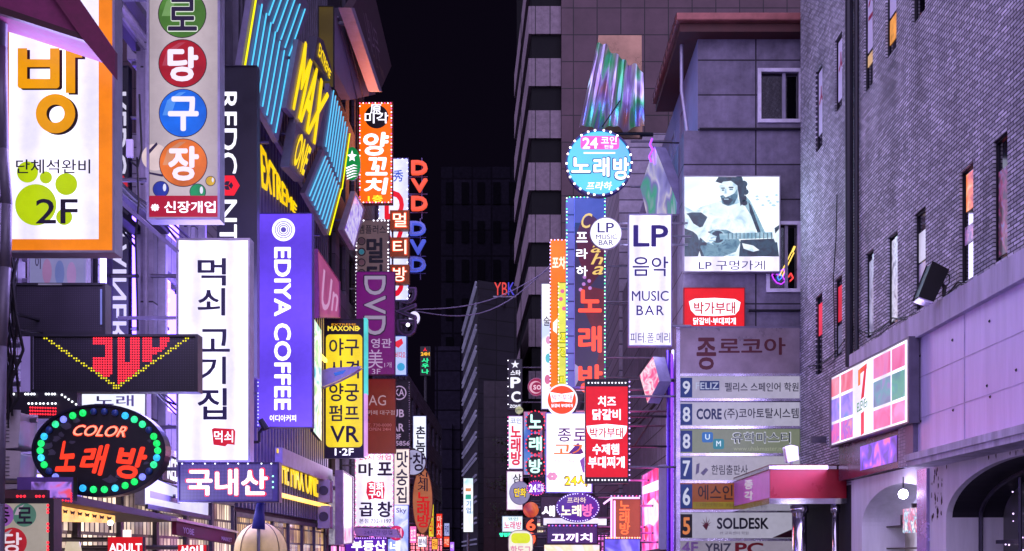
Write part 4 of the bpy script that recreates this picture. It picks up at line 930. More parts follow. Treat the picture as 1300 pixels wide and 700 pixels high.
s.poly([(447, 191), (448.6, 196), (453, 197), (449.6, 200), (450.5, 205), (447, 202.5), (443.5, 205), (444.4, 200), (441, 197), (445.4, 196)], WTXT, .006, 'star')
s = Sign('tilted_sign', 'violet grid panel in a slanted frame below the round green sign', 0, [(434, 292), (450, 243), (463, 266), (449, 318)], MOTTLE(['6a50d8', 'b8a0ff', 'e8e0ff', '8a60f0'], .8, 2.5), P('a090a8', .4, .3), .25, 2, side=Side(-5.4), backlit=False)
m = MB(); c = s.fr.p(448, 280, -.12); m.tube(c, (-6.02, c.y, c.z), .05); m.build('bracket', STEEL, s.o)
s = Sign('tilted_sign', 'pink slanted sign with looping pale script right of the black fins', 0, [(402, 316), (431, 358), (431, 404), (404, 404)], E('c85a98', .55, .2), P('8a4070', .5), .2, 1, side=Side(-5.45), backlit=False)
text(s.o, s.fr, 'Un', [(408, 338), (429, 366), (429, 396), (408, 394)], E('e0a8d8', .7, 0), .01, .008, italic=.3)
m = MB(); c = s.fr.p(420, 380, -.1); m.tube(c, (-6.02, c.y, c.z), .05); m.build('bracket', STEEL, s.o)
s = Sign('poster_board', 'tall teal and white lit poster strip beside the violet coffee sign', 0, [(398, 404), (408, 420), (408, 560), (398, 548)], MOTTLE(['10a0b0', '70e0e0', 'ffffff', '20b890', 'd0ffff'], 1.0, 1.6), DARK, .15, 0, side=Side(-5.5), backlit=False, cat='poster')
m = MB(); c = s.fr.p(403, 480, -.1); m.tube(c, (-6.02, c.y, c.z), .04); m.build('bracket', STEEL, s.o)

# street level on the left, middle distance
f = Front(17.4)
t = thing('parasol', 'cream domed parasol with stitched panels under the pink-edged LED board', 'parasol', (f.p(331, 0).x, 17.4, .12))
c = f.p(331, 700); m = MB(); m.ball((c.x, c.y, c.z), f.px(33), 20, 6, sz=1.1, half=(0, math.pi/2)); m.build('canopy', P('e6d080', .7, 0, .12, 5, name='cream_canvas'), t, True)
m = MB()
for k in range(8):
    a = k*math.pi/4 + .2; m.path([(c.x + f.px(33.3)*math.cos(e)*math.cos(a), c.y + f.px(33.3)*math.cos(e)*math.sin(a), c.z + f.px(33.3)*1.1*math.sin(e)) for e in [i*math.pi/12 for i in range(7)]], .008, 4)
m.build('seam', P('6a5c40', .7), t); m = MB(); m.tube((c.x, c.y, .12), (c.x, c.y, c.z+.3), .025); m.build('pole', STEEL, t)
f = Front(16.9)
t = thing('folded_parasol', 'closed navy parasol standing in front of the cream dome', 'parasol', (f.p(329, 0).x, 16.9, .12))
a = f.p(331, 636); b2 = f.p(328, 672); m = MB(); m.tube(b2, a, f.px(8.5), 10, f.px(4.5)); m.build('folded_canopy', P('2a2a78', .7, 0, .2, 6), t, True); m = MB(); m.tube((b2.x, b2.y, .12), b2, .025); m.tube(a, a + Vector((0, 0, .12)), .015); m.build('pole', STEEL, t)
f = Front(11.4)
t = thing('lamp_shade', 'cream round lamp shade low in the near shop window', 'lamp', f.p(93, 720)); c = f.p(93, 702); m = MB(); m.tube(c, c + Vector((0, 0, f.px(14))), f.px(10.5), 14, f.px(8)); m.build('shade', E('f0dcc0', .75, .15), t, True); m = MB(); m.tube((c.x, c.y, 1.0), c, .015); m.build('stem', DARK, t)
t = thing('spot_lamp', 'small black spot lamp clamped under the violet coffee sign', 'lamp', Front(21.2).p(334, 548)); f = Front(21.2)
m = MB(); m.tube(f.p(331, 533), f.p(338, 545), f.px(4), 10, f.px(5)); m.build('head', BLACK, t); m = MB(); m.path([f.p(334, 540, -.1), f.p(326, 548, -.2), f.p(326, 560, -.2)], .03); a = f.p(326, 560, -.2); m.tube(a, (-5.9, a.y, a.z), .03); m.build('arm', BLACK, t)

# ---------------------------------------------------------------- left side, middle distance
PK = E('ff50a8', 2.0, 0); WB = E('f0ecff', 2.6, 0); INK2 = P('1c1038', .6, 0, .1, 5)
s = Sign('blade_sign', 'bright orange vertical sign with white brush letters and a black disc at its top', 38, (455.5, 130, 498.5, 259), E('ff6a08', 1.05, .15), P('8a3018', .5), .4, 1, wall=LW)
s.shine('ff8030', 3)
s.poly(oval(478, 148.5, 15), P('1a1018', .5), .006, 'disc'); s.text('미각', (463, 143, 493, 157), WTXT, .03, .008); s.text('原', (470, 133, 484, 145), WTXT, .02, .009)
for ch, q in (('양', (461, 168, 494, 198)), ('꼬', (464, 200, 492, 223)), ('치', (462, 226, 493, 247))): s.text(ch, q, WTXT, .055, .008, italic=.1)
s.text('1층', (467, 248, 486, 256.5), E('fff030', 1.2, 0), .04, .008)
s.bulbs(rect(457, 131.5, 497, 257.5), 84, .9, [PK, WB])
s = Sign('blade_sign', 'tall white sign with huge red capitals framed by blue lamps behind the three neon squares', 43, (480, 201, 519, 382), ETUBE('d8dcff', 1.15, 0, .8, .15), P('4a4890', .5), .4, 1, wall=LW)
s.text('秀', (499, 216, 512, 231), E('2050d0', .9, 0), .02); s.text('D\nV\nD', (488, 242, 513, 378), E('e01030', 1.0, 0), .05, .007)
s.bulbs(rect(481.5, 202.5, 517.5, 380), 74, 1.0, [E('8890ff', 3, 0), WB])
t = thing('letter_sign', 'column of three brown squares with glowing pale red neon letters', 'sign', Front(42.5).p(507, 362, -.2)); f = Front(42.5)
for ch, y in (('멀', 267), ('티', 301.5), ('방', 336)):
    m = MB(); m.prism(f, rect(495, y, 519.5, y+24.5), -.3, 0); q = m.build('square', P('8a4a20', .5, 0, .2, 3), t)
    text(q, f, ch, (498, y+2.5, 517, y+22.5), E('ff5030', 1.3, 0), .05, .006); text(q, f, ch, (499.2, y+3.7, 515.8, y+21.3), E('fff0d8', 1.5, 0), .012, .012)
m = MB(); m.tube(f.p(497, 266, -.35), f.p(497, 362, -.35), .04); m.tube(f.p(497, 300, -.35), Vector((LW, 42.85, f.p(0, 300).z)), .04); m.tube(f.p(497, 335, -.35), Vector((LW, 42.85, f.p(0, 335).z)), .04); m.build('bracket', STEEL, t)
for lab, col, ys, x0, Y in (('hanging chain of three glowing red capital letters against the night sky', 'ff5a3c', ((206, 223), (229, 245), (251, 268.5)), 522.5, 55), ('hanging chain of three blue capital letters below the red ones', '4a5ad8', ((283, 300), (306, 324), (328, 346)), 520.5, 55)):
    f = Front(Y); t = thing('letter_sign', lab, 'sign', f.p(x0+10, ys[2][1]))
    for ch, (a, b2) in zip('DVD', ys):
        text(t, f, ch, (x0, a, x0+20.5, b2), E(col, .95 if 'red' in lab else .45, .15), .05, 0, ex=.28, name='letter')
        if 'blue' in lab and ch == 'D': text(t, f, ch, (x0, a, x0+20.5, b2), P('7a88e8', .4), .0, .3, name='letter_outline')
    m = MB(); m.tube(f.p(x0+13, ys[0][0]-6, -.1), f.p(x0+13, ys[2][1]+9, -.1), .03)
    for a, b2 in ys: m.tube(f.p(x0-4, b2+1, -.1), f.p(x0+20, b2+1, -.1), .025)
    for a, b2 in ys[1:]: e = f.p(x0, a-3, -.1); m.tube(e, (LW, e.y, e.z), .03)
    m.build('bracket', P('6a5a88', .4, .6), t)
s = Sign('blade_sign', 'greyish brown vertical sign with black letters and four round symbols ringed by white lamps', 37.2, (451, 279, 494.5, 402), E('7a6068', .5, .2), P('4a3a48', .5), .35, 1, wall=LW)
s.text('엠플러스', (455, 286, 490, 297), P('14101a', .6), .02); s.text('멀\n티\n방', (465, 302, 488, 402), P('14101a', .6), .05)
for k, c in enumerate(('503848', '3a8098', '6a4858', '503848')):
    m = MB(); m.ring(s.fr, oval(459, 306.5 + k*13.5, 5.2), oval(459, 306.5 + k*13.5, 3.8), .005, .008); m.build('symbol', P('1c1420', .6), s.o); s.poly(oval(459, 306.5 + k*13.5, 3.4), E(c, .6), .006, 'symbol_fill')
s.bulbs([(452.5, 400), (452.5, 280.5), (493, 280.5), (493, 400)], 62, 1.1, [WB], False)
s = Sign('blade_sign', 'purple vertical sign with big lilac sideways capitals and small characters below', 36.5, (452, 345, 501.5, 476), E('78107a', .62, .18), P('4a1050', .5), .35, .8, wall=LW)
s.text('DVD', (461, 349, 491, 427), P('2a0838', .5), .05, .006, 90); s.text('DVD', (462.5, 350.5, 489.5, 425.5), E('b0a0c0', .62, 0), .02, .012, 90)
LIL = E('c8a8d8', .7, 0); s.text('영관', (471, 430, 497, 442), LIL, .02); s.text('美', (467, 444, 486, 468), LIL, .0); s.text('3F', (472, 468.5, 483, 475.5), LIL); s.text('1개', (488, 460, 497, 467), LIL)
f = Front(46); t = thing('letter_sign', 'dim purple sideways neon letter chain beside the purple sign', 'sign', f.p(516, 428, -.2))
text(t, f, 'DVD', (503.5, 365, 529, 427), P('5a3a6a', .35, .5), .06, -.2, 90, ex=.25, name='letter'); text(t, f, 'DVD', (506, 367, 526.5, 425), P('2a1a38', .35, .3), .0, .06, 90)
m = MB()
for y in (376, 413): m.ball(f.p(518, y, .06), f.px(2.4))
m.build('bulb', E('f0e8ff', 4, 0), t, True); m = MB(); e = f.p(504, 395, -.1); m.tube(e, (LW, e.y, e.z), .04); e = f.p(504, 372, -.1); m.tube(e, (LW, e.y, e.z), .04); m.build('bracket', STEEL, t)
f = Front(56); s = Sign('round_sign', 'white glowing disc half hidden by the purple letter chain', 50, oval(526, 404, 7, 8.5), E('e0d8ff', 1.2), GREY, .3, 0, wall=LW)
s = Sign('blade_sign', 'pale blue lit sign with red and blue marks under the white disc', 46, (498, 426, 517, 477.5), E('b8c8ff', 1.0), P('3a58b0', .5), .35, 1.4, wall=LW)
s.poly([(502, 434), (510, 430), (512, 436), (506, 442), (502, 440)], E('f03048', .9), .006, 'red_mark'); s.text('비디오', (502, 447, 515, 455), E('e03048', .8, 0), .04); s.poly(oval(509, 466, 5), E('40a8e0', .9), .006, 'blue_mark')
s = Sign('blade_sign', 'brick red unlit sign with thin pale letters behind the yellow sports sign', 38, (462, 481, 502.5, 576), E('8a2a2a', .5, .2), P('5a1c22', .5), .3, .8, wall=LW)  # face and letters given a faint glow through emission
s.text('AG', (468, 502, 490, 515), E('c8a0b0', .6, 0), .0); s.text('카페 대구점', (467, 521, 501, 527), E('c8a0b0', .6, 0)); s.text('T. 730-0000\nOPEN 24H', (467, 538, 497, 547), P('a06868', .5))
s = Sign('blade_sign', 'black bar sign with white capitals and a ring emblem beside the brick red sign', 42, (490, 483, 521, 570), P('25222e', .5, 0, .2, 3), P('1a1820', .5), .3, .6, wall=LW)
s.text('PUB', (491, 520, 513, 530), LIL, .03); s.text('BAR', (491, 538, 513, 548), LIL, .03); s.text('3F', (502, 551, 509, 558), LIL, .03); s.text('732-5856', (486, 560, 520, 566), LIL, .02)
m = MB(); m.ring(s.fr, oval(507, 499, 9), oval(507, 499, 7.6), .005, .01); m.build('emblem', LIL, s.o); s.text('KA', (501, 494, 513, 503), LIL, .02)
s.bulbs([(519.5, 486), (520, 568)], 30, .9, [P('b0a8b8', .3)], False)
s = Sign('blade_sign', 'yellow and black vertical sports sign with cyan lit right edge', 31.5, (411.5, 405, 462, 582), P('221c26', .4, .2, .2, 3), P('1a161e', .4), .35, .8, wall=LW)
s.shine('ffd860', 2)
s.poly(rrect(414, 425, 460, 568, 5), ETUBE('ffe020', .95, 0, 1.2, .12), .006, 'yellow_panel', .02)
s.text('EXTREME', (421, 411, 452, 413.5), GOLD, .01); s.text('MAXONE', (416, 414, 455, 420.5), E('ffe040', 1.1, 0), .04); s.poly([(454, 414), (457.5, 417.2), (454, 420.5)], E('ffe040', 1.1, 0), .006, 'arrow')
for tx, q in (('야구', (418, 430, 456, 452)), ('사격', (418, 458, 456, 481)), ('양궁', (418, 487, 456, 510)), ('펌프', (418, 514.5, 456, 535)), ('VR', (419.5, 541, 456, 562))): s.text(tx, q, INK2, .025, .03)
s.text('1·2F', (425, 569.5, 449, 578.5), WTXT, .03)
m = MB(); m.prism(s.fr, rect(461.6, 404, 465.6, 500), -.3, .02); m.build('edge_light', E('58d8d8', .95, .2), s.o); m = MB(); m.prism(s.fr, rect(462, 500, 465.2, 580), -.3, .02); m.build('edge_light', E('e0a0e8', .9, .2), s.o)
f = Front(30); t = thing('flood_lamp', 'grey wing shaped lamp jutting in front of the yellow sports sign', 'lamp', f.p(420, 490))
m = MB(); m.prism(f, [(397, 483), (403, 474), (419, 469), (456, 467), (448, 473), (430, 482), (408, 491)], -.25, .05); m.build('shade', P('9a98b4', .35, .2, .2, 3), t, bevel=.03); m = MB(); m.prism(f, [(424, 474), (440, 470), (436, 475), (426, 478)], .05, .055); m.build('lens', E('3a70e0', .8), t)
m = MB(); e = f.p(403, 484, -.1); m.tube(e, (-5.95, e.y, e.z), .05); m.build('arm', STEEL, t)
s = Sign('blade_sign', 'square white sign with navy brush letters, a red stamp and a phone number', 35, (450.5, 576, 500, 669), ETUBE('eae4ff', 1.42, 0, 1, .3), P('a080a0', .4), .35, .8, wall=LW)
s.shine('e8d0ff', 5)
s.text('24시 영업', (456, 578, 496, 584.5), E('e02850', .9, 0), .02)
for tx, q in (('마', (455, 588, 474, 605)), ('포', (479, 587, 498, 604)), ('곱', (456, 638, 474, 656)), ('창', (479, 637, 498, 657))): s.text(tx, q, INK2, .05)
s.text('본점 732-1197', (456, 658.5, 497, 664.5), P('3a3060', .5), .02)
s.poly([(466, 613), (472, 611), (478, 613), (487, 612), (488.5, 622), (487, 634), (476, 633), (468, 635), (465, 626)], E('e01838', .95, .08), .006, 'stamp'); s.text('직화\n구이', (468, 613, 487, 633), WTXT, .05, .008, lead=.9)
s.bulbs(rect(451.8, 577.2, 498.8, 667.8), 70, .8, [PK, E('ffd0e8', 2, 0)])
s = Sign('blade_sign', 'narrow white sign with two dark characters left of the distant dark tower', 54, (524, 528, 541.5, 594), E('e8ecff', 1.2), P('6a78b0', .5), .4, .8, wall=LW)
s.text('촌\n놈\n집', (528, 541, 540, 592), INK2, .04)
f = Front(45); t = thing('ball_sign', 'silver ball sign with two black characters beside the white square sign', 'sign', f.p(525, 604))
m = MB(); m.ball(f.p(524.6, 587.4), f.px(16.3), 24, 14, sy=.5); m.build('ball', E('b8b4e0', .75, .35, .8), t, True); text(t, f, '막창', (509.5, 576, 540, 599), INK2, .03, f.px(16.3)*.5); m = MB(); m.ring(f, oval(524.6, 587.4, 16.9), oval(524.6, 587.4, 15.6), -.08, .08); m.build('rim', P('4a4038', .4, .5), t)
m = MB(); e = f.p(511, 587, 0); m.tube(e, (LW, e.y, e.z), .05); m.build('bracket', STEEL, t)
s = Sign('leaf_sign', 'orange brown leaf shaped sign with red brush letters', 50, oval(536.5, 636, 13, 42, 30), E('b86a48', .75, .2), P('7a4030', .5), .3, .8, wall=LW)
s.text('신\n세\n계', (530, 600, 543, 624), INK2, .02, lead=.85); s.text('노\n래\n방', (529, 625, 546, 670), E('d01818', .9, 0), .05, .007, lead=.85)
s = Sign('blade_sign', 'cream vertical sign with dark brush characters behind the silver ball', 39, (488, 570, 520, 642), E('f0e0d8', 1.0, .2), P('8a7070', .5), .3, .8, wall=LW)
s.text('맛\n숭\n집', (503, 573, 518, 639), INK2, .03)
s = Sign('box_sign', 'purple lit box with bold white letters low beside the blue window sign', 34, (438, 684, 492, 708), E('5a1ab0', .9, .4, 2), P('3a1870', .5), .3, 1, wall=LW)
s.text('부동산', (446, 686, 490, 700), WTXT, .06); s.bulbs([(440, 683.5), (490, 683.5)], 18, .8, [E('b080ff', 3, 0)], False)
s = Sign('box_sign', 'pale blue lit sign with violet top at the bottom beside the purple letter box', 36, (490, 641, 519, 706), MOTTLE(['5a80e8', '90a8ff', 'd8e0ff', '8060d0'], 1.0, 1.2), P('3a4a90', .5), .3, 1, wall=LW)
s.text('네', (495, 687, 508, 700), WTXT, .06); s.text('Sky', (503, 645, 516, 653), INK2, .02)
s = Sign('round_sign', 'magenta disc with a pale character low on the blue sign', 35.2, oval(503, 677, 9.5), E('e02868', .85, .2), DARK, .2, 0, wall=LW); s.text('휘', (497, 671, 510, 684), E('f8b0d0', 1.0, 0), .03)
aw = thing('awning', 'lilac grey sloping awning under the white square sign', 'awning', Front(35).p(475, 690)); f = Front(34.6)
m = MB(); m.prism(f, [(448, 670), (503, 672), (508, 683), (452, 680)], -.9, 0); m.build('canopy', P('8a80a8', .5, .1, .2, 2), aw); text(aw, f, '24시간 영업', (462, 673, 498, 679), P('5a5078', .5), .01)
s = Sign('fascia_sign', 'pink lit shop sign seen at a steep angle left of the white square sign', 0, [(434, 597), (448, 606), (448, 690), (434, 692)], MOTTLE(['ff60b0', 'ffb0e0', 'ffffff', 'e090ff'], .8, 1.5), P('7a6a80', .5), .4, 1.2, side=Side(-5.3), backlit=False)
m = MB(); c = s.fr.p(441, 620, -.3); m.tube(c, (-6.02, c.y, c.z), .06); m.build('bracket', STEEL, s.o)
s = Sign('banner', 'narrow silver and red banner beside the pink shop sign', 32, (417, 622, 433, 692), MOTTLE(['8a80a0', 'd0c8e0', 'a090b0', 'f0e8ff'], .55, 2.5), GREY, .2, .8, wall=LW, cat='banner'); s.poly(rect(429.5, 625, 432.5, 650), E('d01828', .8), .031, 'red_edge')
for y, lab in ((610, 'upper grey machine box on brackets beside the banner'), (643, 'lower grey machine box on brackets beside the banner')):
    f = Front(30.5); a = thing('air_conditioner', lab, 'air conditioner', f.p(412, y+27), 'air conditioners by the banner')
    m = MB(); m.prism(f, rect(404, y, 418, y+27), -.5, 0); m.build('case', P('8d8498', .5, .1, .15, 4), a, bevel=.02); m = MB(); m.ring(f, oval(411, y+13, 6), oval(411, y+13, 5), 0, .03); m.flat(f, oval(411, y+13, 5), .005); m.build('fan_grille', P('3a3444', .5), a); m = MB(); e = f.p(405, y+28, -.3); m.tube(e, (LW, e.y, e.z), .04); m.build('bracket', STEEL, a)
# far street lights and signs at the end of the street
for lab, pts, col, Y, tx, tc in (
    ('small yellow lit sign far down the street', (544, 640, 551, 682), 'e8d030', 64, '노\n래', 'd02020'), ('small red lit vertical sign far down the street', (553.5, 652, 562, 684), 'f03020', 68, '마\n사\n지', 'ffd0c0'),
    ('tiny blue white lit sign far down the street', (563.5, 664, 571, 681), 'a0a8e0', 72, '커피', '202060'), ('tiny orange red lit sign low at the street end', (563, 681, 571, 695), 'f04828', 71, '치킨', 'ffe0c0')):
    s = Sign('far_sign', lab, Y, pts, E(col, 1.0), DARK, .3, .6, wall=LW); s.text(tx, (pts[0]+1.2, pts[1]+3, pts[2]-1.2, pts[3]-3), E(tc, .9, 0), .03)
s = Sign('led_board', 'tall white lit screen on the edge of the louvred office block', 88, (588, 607, 601, 676), MOTTLE(['f0f4ff', 'ffffff', 'e0f0ff', '90d8c8'], 1.1, .8), DARK, .4, .5, cat='screen')
s.poly(rect(591, 620, 598, 624), E('e09060', .9), .008, 'line'); s.poly(rect(591, 628, 598, 634), E('30a890', .9), .008, 'line'); s.text('기\n업', (592, 636, 598, 652), E('3080c0', .9, 0), .03)
m = MB(); e = s.fr.p(594, 676, -.3); m.tube((e.x, e.y, 0), e, .12); m.build('post', STEEL, s.o)
f = Front(100); t = thing('led_letters', 'tiny hanging stack of red, yellow and green LED letters against the dark tower', 'sign', f.p(540, 476)); 
for tx, q, c in (('ㅅ', (537.5, 442, 542, 446), 'f02030'), ('24H', (534.5, 447.5, 545.5, 452), 'f0b020'), ('사', (535.5, 455, 544.5, 461), '20e090'), ('우', (535.5, 462, 544.5, 467.5), '20e090'), ('나', (535.5, 469, 544.5, 475), '20e090')): text(t, f, tx, q, E(c, 1.2, 0), .05, .02, ex=.1, name='letter')
m = MB(); m.prism(f, rect(533.5, 440, 546.5, 477), -.5, 0); m.build('board', BLACK, t); m = MB(); e = f.p(540, 477, -.3); m.tube((e.x, e.y, 0), e, .15); m.build('post', DARK, t)
f = Front(90); t = thing('led_letters', 'red and blue block letters on the roof edge of the louvred office', 'sign', f.p(640, 376)); text(t, f, 'YB', (627.5, 359, 644, 375), E('f04030', .85, 0), .0, 0, ex=.08, name='letter'); text(t, f, 'K', (645, 359, 653, 375), E('4a40e0', .8, 0), .0, 0, ex=.08, name='letter')
m = MB(); a, b2 = f.p(626, 377, -.1), f.p(655, 377, -.1); m.tube(a, b2, .1); m.tube(f.p(640, 377, -.1), f.p(640, 377, -4), .1); m.build('rail', STEEL, t)
cb = thing('overhead_cable', 'slack overhead cables crossing the night sky between the two sides', 'cable', (-3, 55, 15))
for k, (a, b2, sag) in enumerate((((527, 393), (700, 340), 6), ((527, 395), (700, 336), 11))):
    m = MB(); fa_, fb_ = Front(52).p(*a), Front(62).p(*b2); m.path([fa_.lerp(fb_, i/14) + Vector((0, 0, -sag*.12*math.sin(math.pi*i/14))) for i in range(15)], .03, 5); m.build('cable', P('8a80a0', .5), cb)

# ---------------------------------------------------------------- right side signs
RB = ff.p(868, 0).x
s = Sign('blade_sign', 'tall white music bar sign with violet capitals and three small words at the foot', 26.6, (797.5, 272, 853, 440), ETUBE('eae4ff', 1.42, 0, 1.6, .3), P('8a86a8', .4, .3), .35, 1.5, wall=4.2)
s.shine('d0c8ff', 5)
VI = P('2a1a6a', .5, 0, .1, 5)
s.text('LP', (804, 286, 848.5, 313.5), VI, .03); s.text('음악', (803, 326, 848.5, 351), VI, .012); s.text('MUSIC', (802, 369.5, 849, 382.5), VI, .012); s.text('BAR', (808, 388, 843, 400.5), VI, .012, track=1.2); s.text('피터.폴.메리', (800, 422.5, 850.5, 435.5), VI, .006)
s = Sign('round_sign', 'small round white music bar sign hung on the karaoke column', 27.2, oval(769, 296.5, 20.3), E('faf8ff', 1.35, .08), GREY, .2, .8, wall=4.2)
s.text('LP', (758.5, 283, 779.5, 295.5), VI, .012); s.text('MUSIC', (756.5, 298, 783.5, 304), VI, .01); s.text('BAR', (760, 305, 778.5, 311.5), VI, .012)
s = Sign('round_sign', 'big round cyan karaoke sign ringed with bulbs above the tall karaoke column', 30, oval(760.5, 207, 42.5, 42.5, 48), E('28b4f4', 1.0, .25, .6), P('3a3a78', .4), .4, 2.2, wall=4.2)
s.shine('50a0ff', 4)
s.poly(oval(760.5, 207, 39.5, 39.5, 40), MOTTLE(['30c0f8', '40d8f0', '58b8ff', '8090f0'], 1.0, .35, 1, .3), .005, 'tinted_panel')
s.poly(rrect(737, 173, 786, 190, 4), E('f060d0', 1.0, .25, 2), .0065, 'pink_band'); s.text('24', (739.5, 175, 759, 189), WTXT, .04, .008); s.text('코인', (763, 173.5, 783, 183.5), WTXT, .03, .008); s.text('전용', (767, 184.5, 779, 189), WTXT, .02, .008)
s.poly(rect(741, 193.5, 781, 195.5), WTXT, .0065, 'line')
for ch, q in (('노', (724, 199, 751, 221)), ('래', (752, 199, 775, 226)), ('방', (777, 199, 800, 230))): s.text(ch, q, P('2a2a78', .5), .075, .008); s.text(ch, (q[0]+1.3, q[1]+1.3, q[2]-1.3, q[3]-1.3), WTXT, .045, .013)
s.text('프라하', (744, 231, 777, 241.5), WTXT, .03, .008, italic=.2)
s.bulbs(oval(760.5, 207, 41.3), 26, 1.5, [E('ffe0d8', 4, 0), E('fff8ff', 4, 0)])
s = Sign('blade_sign', 'tall dark karaoke column with red neon letters, yellow script and green lamp edging', 32, (729, 251, 768.5, 492), P('2c2440', .4, 0, .25, 2), P('7a74c8', .5), .5, .6, wall=4.2)
s.poly(rect(729.5, 252, 767, 283), E('6a68d0', .55, .2), .005, 'top_panel')
s.poly([(731, 300), (738, 280), (750, 272), (762, 282), (767.5, 300), (767.5, 340), (748, 365), (735, 330)], E('6a0c34', .55, .3, 2), .006, 'maroon_shape'); s.poly([(740, 362), (767, 368), (767, 490), (752, 490), (762, 440), (742, 395)], E('7a1c30', .55, .4, 2), .0065, 'maroon_shape')
s.poly([(729.5, 462), (740, 470), (730, 492)], E('b0a8e0', .7), .006, 'pale_shape')
for k, (x, y) in enumerate(((742, 352), (748, 357), (741, 361), (749, 366), (737, 368))): s.poly(oval(x, y, 2.3), E('c080d0', .9), .008, 'dot_mark')
for ch, q in (('C', (738, 271, 752, 290)), ('a', (750, 311, 763, 321)), ('h', (750, 322, 766, 336)), ('a', (752, 338, 766, 349))): s.text(ch, q, E('f0c868', 1.0, 0), .015, .009, 0, italic=.3)
for ch, y in (('프', 295), ('라', 316), ('하', 338)): s.text(ch, (731.5, y, 746, y+13), WTXT, .04, .009)
for ch, q in (('노', (734, 368, 764, 397)), ('래', (734, 414, 764, 448)), ('방', (734, 463, 765, 500))): s.text(ch, q, NEONRED, .055, .012, name='neon_letter')
m = MB(); m.prism(s.fr, rect(719, 251, 729, 492), -.5, -.02); m.build('side_column', E('8080e8', .6, .2), s.o)
m = MB()
for k in range(11): m.prism(s.fr, rect(719.5, 272 + k*22, 728.8, 273.4 + k*22), -.02, .0)
m.build('joint', P('2a2858', .5), s.o)
s.bulbs([(719.5, 492), (719.5, 251), (767.8, 251), (767.8, 492)], 118, 1.0, [E('50f0a0', 2.2, 0), E('e8fff4', 2.4, 0)], False)
s = Sign('blade_sign', 'tall orange board peeking out left of the karaoke column', 36, (698, 304, 722, 512), E('ff7a10', 1.05, .3, .7), P('a04a10', .5), .35, .8, wall=4.2)
s.text('포차', (701, 326, 718, 342), E('fff0d0', 1.3, 0), .06); s.poly([(702, 410), (708, 404), (707, 424), (702, 420)], E('fff0e0', 1.3), .006, 'white_mark')
s.bulbs([(698.5, 510), (698.5, 305), (718, 305)], 50, .9, [E('c0a0ff', 3, 0), E('ffd0ff', 3, 0)], False)
s = Sign('blade_sign', 'yellow board with outlined letters next to the orange board', 34.5, (708, 359, 721.5, 505), E('e8e860', 1.0, .15), P('80a030', .5), .3, .6, wall=4.2)
for ch, y in (('포', 422), ('장', 440), ('마', 476)): s.text(ch, (710, y, 721, y+14), P('6a8010', .5), .05, .006); s.text(ch, (711, y+1, 720, y+13), E('f0e818', 1.1, 0), .02, .011)
for x, y in ((714, 370), (712, 380), (716, 392)): s.poly(oval(x, y, 2.6), E('f070a0', .9), .007, 'dot_mark')
s.bulbs([(709, 503), (709, 360)], 34, .8, [WB, E('f0f080', 3, 0)], False)
s = Sign('blade_sign', 'white and pale blue vertical board with round pastel spots at the street edge', 38, (687, 360, 700, 520), MOTTLE(['c0d0ff', 'f4f4ff', 'ffffff', 'd8e8ff'], 1.15, .5), P('8088b0', .5), .35, .8, wall=4.2)
for x, y, r, c in ((696, 432, 5, 'e8a0d0'), (696, 455, 6, '60c8d8'), (695, 482, 6, 'f080b0')): s.poly(oval(x, y, r*.6, r), E(c, .9), .006, 'spot')
s.text('술', (690, 402, 698, 414), INK2, .02)
s = Sign('round_sign', 'orange red disc with white banner label and white rim in front of the yellow board', 29, oval(713.3, 508, 20, 20, 40), E('f04a18', 1.0, .15), E('f8f4ff', 1.1, 0), .3, 2, wall=4.2, frame=E('f8f4ff', 1.1, 0))
s.poly([(698, 498), (713, 500.5), (729, 498), (726, 511), (713, 509.5), (700.5, 511)], WTXT, .006, 'label_band'); s.text('박가부대', (701, 501, 726, 509), E('e04030', .9, 0), .02, .008); s.text('닭갈비 부대찌개', (700, 513, 727, 517.5), WTXT, .03, .008)
s = Sign('blade_sign', 'big red stew sign with white letters between two black studded bands', 27, (742.5, 481.5, 798, 614), E('ea0a1e', .9, .12), P('140c12', .4), .4, 1.2, wall=4.2)
s.shine('ff3040', 4)
for a, b2 in ((482, 491), (606, 613.5)):
    s.poly(rect(743, a, 797.5, b2), P('140c12', .5), .006, 'black_band'); s.bulbs([(747, (a+b2)/2), (794, (a+b2)/2)], 12, 1.2, [WTXT], False)
for tx, q in (('치즈', (759, 503, 782, 516.5)), ('닭갈비', (752, 519.5, 788, 533.5)), ('수제햄', (752, 563.5, 786, 577.5)), ('부대찌개', (746.5, 579.5, 793, 594.5))): s.text(tx, q, WTXT, .05, .008)
s.poly([(744.5, 541), (770, 538.5), (796, 541), (795, 549), (790, 557), (770, 558.5), (751, 557), (746, 549)], WTXT, .006, 'label_band'); s.text('박가부대', (749, 543, 791, 556), E('d01828', .9, 0), .035, .008)
s.bulbs([(799, 485), (799, 610)], 20, 1.0, [E('c8a0ff', 3, 0)], False)
s = Sign('blade_sign', 'large white meat sign with navy and orange brush letters behind the red stew sign', 30, (692.5, 524, 752, 626), MOTTLE(['f4f0ff', 'fbf8ff', 'ece8ff', 'ffe8f4'], 1.5, .8), P('5a80c8', .5), .35, 1.4, wall=4.2)
s.shine('e0d8ff', 4)
for tx, q in (('종', (708, 544, 725, 561)), ('로', (728, 544, 746, 560))): s.text(tx, q, VI, .02)
s.text('고기', (703, 563, 746, 579), E('f08030', .9, 0), .03); s.text('직화구이 전문', (704, 584, 730, 589), P('9090b0', .5), .0)
s.poly([(722, 575), (734, 562), (741, 575), (736, 577), (727, 577)], P('3a3a78', .5, 0, .2, 4), .009, 'hat_drawing'); s.poly([(736, 585), (745, 577), (750, 600), (740, 600)], P('5a70a0', .5), .008, 'jacket_drawing')
